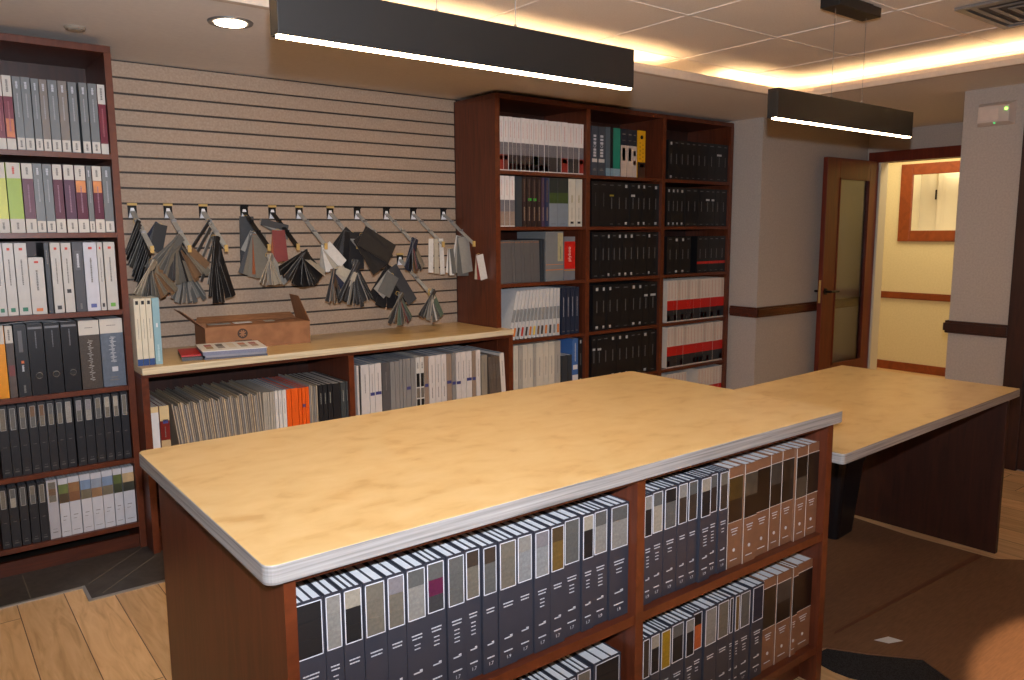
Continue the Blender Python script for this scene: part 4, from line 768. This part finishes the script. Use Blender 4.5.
def slab(name, label, cat, group, x0, w, y, z, h, d, c, lean=0, tab=None):
    """thin sample folder: one sheet case with a pale inner board"""
    r = thing(name, label, cat, (x0, y, z), group=group)
    if lean: r.rotation_euler = (0, R(lean), 0)
    return r
BAY = dict(L=(.138, .7655), R1=(2.9185, 3.6335), R2=(3.6725, 4.3835), R3=(4.4225, 5.1725), C1=(.8295, 1.8125), C2=(1.8455, 2.8785), I1=(.4985, 1.3705), I4=(.4985, 1.3705), I2=(1.4015, 2.2305), I3=(1.4015, 2.2305))
THN = dict(a=(176, 158, 134), b=(150, 140, 126), c=(126, 120, 112), d=(196, 172, 138), e=(160, 156, 150))
LMC = dict(k=(60, 52, 46), o=(206, 120, 50), r=(190, 50, 36), y=(220, 190, 80), n=(120, 90, 60), g=(140, 140, 140))
for key, (yp, zb, hh, items) in ROWS.items():
    it = [t.split(',') for t in items.split()]
    grp = 'books on the ' + PLACE[key]
    lo, hi = BAY[key if key[0] == 'I' or key[0] == 'C' else key[0] if key[0] == 'L' else key[:2]]
    for i, (a, b, k, o) in enumerate(it):
        sh = .014 if key[0] == 'L' else 0
        f0, f1 = max(lo, int(it[0][0])/1000), int(it[-1][1])/1000+sh; kx = (hi-f0)/(f1-f0) if f1 > hi and key[0] != 'C' else 1
        x0, x1 = max(lo, f0+(int(a)/1000+sh-f0)*kx), min(hi, f0+(int(b)/1000+sh-f0)*kx); w = max(x1-x0-(.0012 if key[0] in 'LIC' else .0005), .0035); h = hh*random.uniform(.992, 1.0); y = yp+random.uniform(0, .004 if key[0] != 'I' else .009)
        pos = '%s from left, %s' % (ordinal(i+1), PLACE[key])
        if k == 'thn':
            r = thing('sample_folder', 'thin grey brown sample folder, '+pos, 'folder', (x0, y, zb+.001), group='thin sample folders under the counter')
            le = -7+(4*i/46 if i < 46 else 7)
            if i < 46:
                X0, X1 = int(it[2][0])/1000+.036, int(it[45][1])/1000+.010; stp = (X1-X0)/44; w = stp-.0006; r.location.x = X0+stp*(i-2)
            r.rotation_euler = (0, R(le), 0)
            c = THN[o]; hh_ = h*(1.0+.03*math.sin(i*1.3))
            m = MB(); m.box(0, w*.45, 0, .42, 0, hh_); m.build('cover', M(srgb(*c), .5), r)
            MB().box(w*.45, w*.9, .003, .415, 0, hh_*.985).build('board', M(srgb(104, 96, 88) if i % 3 else srgb(186, 168, 142), .6), r)
            continue
        if k == 'mgz':
            r = thing('magazine', 'thin dark grey magazine, '+pos, 'magazine', (x0, y, zb+.0012), group='dark grey magazines'); m = MB(); w = x1-x0-.001; r.rotation_euler = (0, R(-2), 0)
            m.box(0, w, 0, .24, 0, h*.93); m.build('cover', M(srgb(92, 90, 90), .45), r); bandbox(r, 'tan_tip', w, h, .1, .9, .875, .90, M(srgb(140, 100, 80), .5)); continue
        if k == 'lmg':
            r = thing('magazine', 'slanting white and grey magazine, '+pos, 'magazine', (x0, y, zb+.0018), group='slanting magazines'); w = (x1-x0)*.66; le = 13.5*(1-i/12)+.5
            hh2 = .315; r.rotation_euler = (0, R(le), 0); r.location.z += w*math.sin(R(le))
            shell(r, w, hh2, .24, M(srgb(206, 204, 202), .4)); bandbox(r, 'grey_band', w, hh2, 0, 1, .36, .62, M(srgb(140, 142, 142), .4)); bandbox(r, 'picture', w, hh2, .1, .8, .06, .24, M(srgb(*LMC[o]), .4)); continue
        nm, cat, look, d, fn = KIND[k]
        look = OPT.get((k, o), look)
        if k == 'nav':
            cs = []; [cs.append(SWN[c]) for c in o[1:] if SWN[c] not in cs]; look = 'charcoal sample book with %s swatches' % cs[0]
            d = .27+random.uniform(-.006, .006)
        if k == 'whs': h *= .8
        if k == 'dsl': h *= .96
        if k == 'gbx': h *= 1.12
        if k == 'shd': h *= .66
        if k == 'dbr': h *= .86
        if k in ('sgb', 'wln'): h *= .9
        if key == 'C2' and i < 8: h *= .98
        if key == 'I3' and (a, b) and k == 'brn' and o == 'kk' and x1-x0 < .03: h *= .9
        r = thing(nm, look+', '+pos, cat, (x0, y, zb+.0008), group=grp)
        if k == 'dbr':
            q = [j for j, t_ in enumerate(it) if t_.__getitem__(2) == 'dbr'].index(i); xs = int(it[i-q][0])/1000+.020; xe = 2.842; r.location.x = xs+(xe-xs)*q/8; w = (xe-xs)/8-.0008; r.rotation_euler = (0, R(-3.5), 0)
        if k == 'wln': r.location.x = 2.8425; w = .0335; r.rotation_euler = (0, R(-3.5), 0)
        fn(r, w, h, d, o)

# binders standing on the left end of the counter
for i, (a, b, c) in enumerate(((.799, .8215, 'w'), (.8235, .8465, 'w'), (.8485, .8715, 'w'), (.875, .905, 'b'))):
    r = thing('binder', 'cream binder with blue foot on the counter, %s from left' % ORD[i] if c == 'w' else 'pale blue spiral binder beside the cream binders on the counter', 'binder', (a, 3.79, .881), group='binders standing on the counter')
    w, h = b-a, .306; shell(r, w, h, .24, M(srgb(214, 206, 184) if c == 'w' else srgb(140, 176, 186), .4), PAPERD)
    if c == 'w': bandbox(r, 'blue_base', w, h, 0, 1, 0, .10, M(srgb(44, 74, 128), .4)); bandbox(r, 'black_square', w, h, .28, .8, .91, .965, BLACKM); vtext(r, w, h, .4, .7, LETD, wf=.08)
    else: bandbox(r, 'lettering', w, h, .4, .6, .56, .62, WHITE); vtext(r, w, h, .05, .3, M(srgb(180, 206, 210), .5), wf=.4)

# ---------------------------------------------------------------- carton and booklet on the counter
r = thing('cardboard_box', 'open brown cardboard carton with a round logo on the counter', 'cardboard box', (1.175, 4.045, .8815), R(-4))
Wb, Db, Hb, t = .545, .235, .118, .004
CBM = CARD
m = MB(); m.box(0, Wb, 0, t, 0, Hb); m.box(0, Wb, Db-t, Db, 0, Hb); m.box(0, t, t, Db-t, 0, Hb); m.box(Wb-t, Wb, t, Db-t, 0, Hb); m.box(t, Wb-t, t, Db-t, 0, t); m.build('carton_body', CBM, r)
def flap(P, name='flap'):
    m = MB(); n = Vector((P[1]-P[0])).cross(P[2]-P[0]).normalized()*.003
    m.quadbox([P[0], P[1], P[2], P[3], P[0]+n, P[1]+n, P[2]+n, P[3]+n]); return m.build(name, CBM, r)
V = Vector
flap([V((0, 0, Hb)), V((0, Db, Hb)), V((-.10, Db-.01, Hb+.085)), V((-.10, .02, Hb+.085))])
flap([V((Wb, 0, Hb)), V((Wb, Db, Hb)), V((Wb-.03, Db+.0, Hb+.135)), V((Wb-.035, .07, Hb+.135))])
flap([V((t, Db-.003, Hb+.001)), V((Wb-t, Db-.003, Hb+.001)), V((Wb-.02, Db+.03, Hb+.03)), V((.02, Db+.03, Hb+.03))])
flap([V((.01, .0, Hb)), V((Wb-.01, 0, Hb)), V((Wb-.03, .11, Hb+.008)), V((.03, .11, Hb+.008))])
for x0, x1, c in ((.03, .14, 's'), (.16, .25, 'w'), (.32, .37, 'c')): MB().box(x0, x1, .045, .10, Hb+.0085, Hb+.011).build('label', cm(c), r)
m = MB(); X = Matrix.Translation((.185, -.0005, .078)) @ Matrix.Rotation(R(90), 4, 'X'); m.lathe([(.026, 0), (.026, .0006)], n=28, X=X); lg = m.build('round_logo', M(srgb(58, 40, 30), .6), r)
m = MB(); 
for a in (-60, -20, 20, 60): m.box(-.003, .003, -.0016, -.0006, -.018, .018, X=Matrix.Translation((.185, 0, .078)) @ Matrix.Rotation(R(a), 4, 'Y'))
m.build('logo_mark', M(srgb(150, 104, 70), .6), lg)
MB().box(.145, .23, -.0008, 0, .038, .043).build('lettering', M(srgb(70, 48, 34), .6), r)

r = thing('swatch_folder', 'red and grey folder sticking out left of the white swatch card on counter', 'folder', (.992, 3.80, .8815), R(-11))
MB().box(0, .09, 0, .27, 0, .016).build('grey_board', M(srgb(70, 68, 72), .5), r); MB().box(.0, .088, .03, .27, .0162, .023).build('red_card', M(srgb(186, 34, 30), .4), r)
r = thing('swatch_card', 'white booklet of colour swatches lying near the carton on the counter', 'swatch booklet', (1.075, 3.765, .902), R(-10))
MB().box(0, .30, 0, .28, .018, .021).build('cover', WHITE, r); MB().box(.004, .296, .004, .276, 0, .0178).build('pages', M(srgb(128, 130, 150), .6, 0, .3, 200), r)
for i, (c1, c2) in enumerate((('r', 'O'), ('k', 'g'), ('c', 'c'), ('v', 't'), ('r', 'u'))):
    for j, c in enumerate((c2, c1)): MB().box(.03+i*.053, .063+i*.053, .08+j*.08, .15+j*.08, .021, .0215).build('swatch', M(tuple(min(1, q*1.5+.06) for q in srgb(*CC[c])), .5), r)
r2 = thing('swatch_stack', 'flat stack of dark boards under the booklet on the counter', 'sample boards', (1.085, 3.77, .8815), R(-10))
MB().box(0, .29, 0, .27, .0, .009).build('board', M(srgb(84, 86, 100), .5), r2); MB().box(0.004, .286, 0.003, .268, .0094, .0196).build('board', M(srgb(150, 150, 158), .5), r2)

# papers lying on the fourth shelf binders of the left bookcase
m = MB(); P = []
for i in range(13):
    t_ = i/12; P.append((.26+.30*t_, 3.90, 1.0915+.012*math.sin(t_*math.pi)-.0*t_))
b = 0
for i in range(12):
    (xa, ya, za), (xb, yb, zb_) = P[i], P[i+1]
    m.quadbox([(xa, 3.90, za), (xb, 3.90, zb_), (xb, 4.1, zb_), (xa, 4.1, za), (xa, 3.90, za+.003), (xb, 3.90, zb_+.003), (xb, 4.1, zb_+.003), (xa, 4.1, za+.003)])
tag(m.build('magazine', M(srgb(150, 148, 150), .5)), 'loose grey magazine lying across the binders, fourth shelf of left bookcase', 'magazine')

# ---------------------------------------------------------------- hooks and hanging swatches
HX = [.933, 1.103, 1.279, 1.497, 1.654, 1.812, 2.002, 2.176, 2.373, 2.564, 2.789]
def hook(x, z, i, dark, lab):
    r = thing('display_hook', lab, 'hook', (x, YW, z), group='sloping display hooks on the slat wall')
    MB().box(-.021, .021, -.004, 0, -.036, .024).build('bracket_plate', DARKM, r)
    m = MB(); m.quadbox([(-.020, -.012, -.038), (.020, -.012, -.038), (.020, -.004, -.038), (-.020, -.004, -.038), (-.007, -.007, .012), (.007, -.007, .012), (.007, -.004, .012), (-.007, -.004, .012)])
    m.build('bracket_glare', M(srgb(250, 250, 252), .18, .1, .02), r)  # white wedge added in place of the flash glare on the bracket
    MB().box(-.005, .005, -.0105, -.0085, -.026, -.012).build('slot', DARKM, r)
    MB().box(-.022, .022, -.012, 0, .024, .036).build('top_lip', BRASS if i not in (3, 7, 8, 9, 10) else DARKM, r)
    v = V((0, -.34, -.19)); n = 1; m = MB(); am = DARKM if dark else M(srgb(176, 176, 172), .35, .2, .1)
    side = V((.012, 0, 0)); up = V((0, -.19, .34)).normalized()*.0035; p0 = V((0, -.006, -.005)); p1 = v
    m.quadbox([p0-side-up, p0+side-up, p0+side+up, p0-side+up, p1-side-up, p1+side-up, p1+side+up, p1-side+up]); m.build('arm', am, r)
    MB().box(-.008, .008, v.y-.008, v.y+.002, v.z-.018, v.z+.016).build('end_cap', BRASS, r)
    for k in (.3, .6): MB().box(-.011, .011, v.y*k-.006, v.y*k+.006, v.z*k-.004, v.z*k+.012).build('notch', STEEL if not dark else DARKM, r)
    return r
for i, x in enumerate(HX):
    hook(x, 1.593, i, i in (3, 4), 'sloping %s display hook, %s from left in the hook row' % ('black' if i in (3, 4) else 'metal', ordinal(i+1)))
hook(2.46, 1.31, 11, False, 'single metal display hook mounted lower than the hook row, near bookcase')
for (x, y, z, w, h, n, a0, a1, cols, drx, drz, lab) in FANS:
    r = thing('hanging_swatches', lab, 'swatches', (x, y, z), group='swatch bundles hanging on the slat wall')
    for i in range(n):
        t_ = i/max(1, n-1); a = -(a0+(a1-a0)*t_)+random.uniform(-2, 2); c = cols[i % len(cols)]; hh_ = h*random.uniform(.9, 1.03)
        fan = n > 6
        wy = random.uniform(25, 60) if fan else random.uniform(-6, 10)
        if drz: wy = 60
        X = Matrix.Translation((drx*t_, -.03*t_*(1 if drz else 0), drz*t_)) @ Matrix.Rotation(R(a), 4, 'Y') @ Matrix.Translation((0, -.05+.0042*i if n > 6 else -.0045*i, 0)) @ Matrix.Rotation(R(wy), 4, 'Z')
        m = MB(); m.box(-w/2, w/2, -.0012, .0012, -hh_, .008, X=X)
        m.box(-w/2, w/2, .0012, .0020, -hh_, .008, 1, X=X)
        m.build('swatch', [cm(c, .5, .15, 60), cm('s' if c != 'c' else 'u', .6, .1, 60)], r)
    m = MB(); m.tube([(.012*math.cos(q), .004, .012*math.sin(q)+.004) for q in [2*math.pi*k/12 for k in range(13)]], .0014, 6); m.build('ring', BRASS if random.random() < .5 else STEEL, r)

# ---------------------------------------------------------------- camera
cam = bpy.data.cameras.new('camera'); co = bpy.data.objects.new('camera', cam); COL.objects.link(co)
cam.sensor_fit = 'HORIZONTAL'; cam.sensor_width = 36; cam.lens = 779.67/1024*36; cam.clip_start = .02
ya, pi_, ro = R(37.8354), R(7.899), R(-.3708)
fw = Vector((math.sin(ya)*math.cos(pi_), math.cos(ya)*math.cos(pi_), -math.sin(pi_)))
rt = Vector((math.cos(ya), -math.sin(ya), 0)); up = rt.cross(fw)
r2_ = rt*math.cos(ro)+up*math.sin(ro); u2_ = -rt*math.sin(ro)+up*math.cos(ro)
Mx = Matrix((r2_, u2_, -fw)).transposed().to_4x4(); Mx.translation = Vector((0, 0, 1.4735))
co.matrix_world = Mx
SC.camera = co
w = bpy.data.worlds.new('world'); SC.world = w; w.use_nodes = True
w.node_tree.nodes['Background'].inputs[0].default_value = (.5, .45, .4, 1); w.node_tree.nodes['Background'].inputs[1].default_value = .02
SC.view_settings.view_transform = 'Standard'; SC.view_settings.look = 'None'; SC.view_settings.gamma = 1; SC.view_settings.use_curve_mapping = False
SC.view_settings.exposure = EXPO
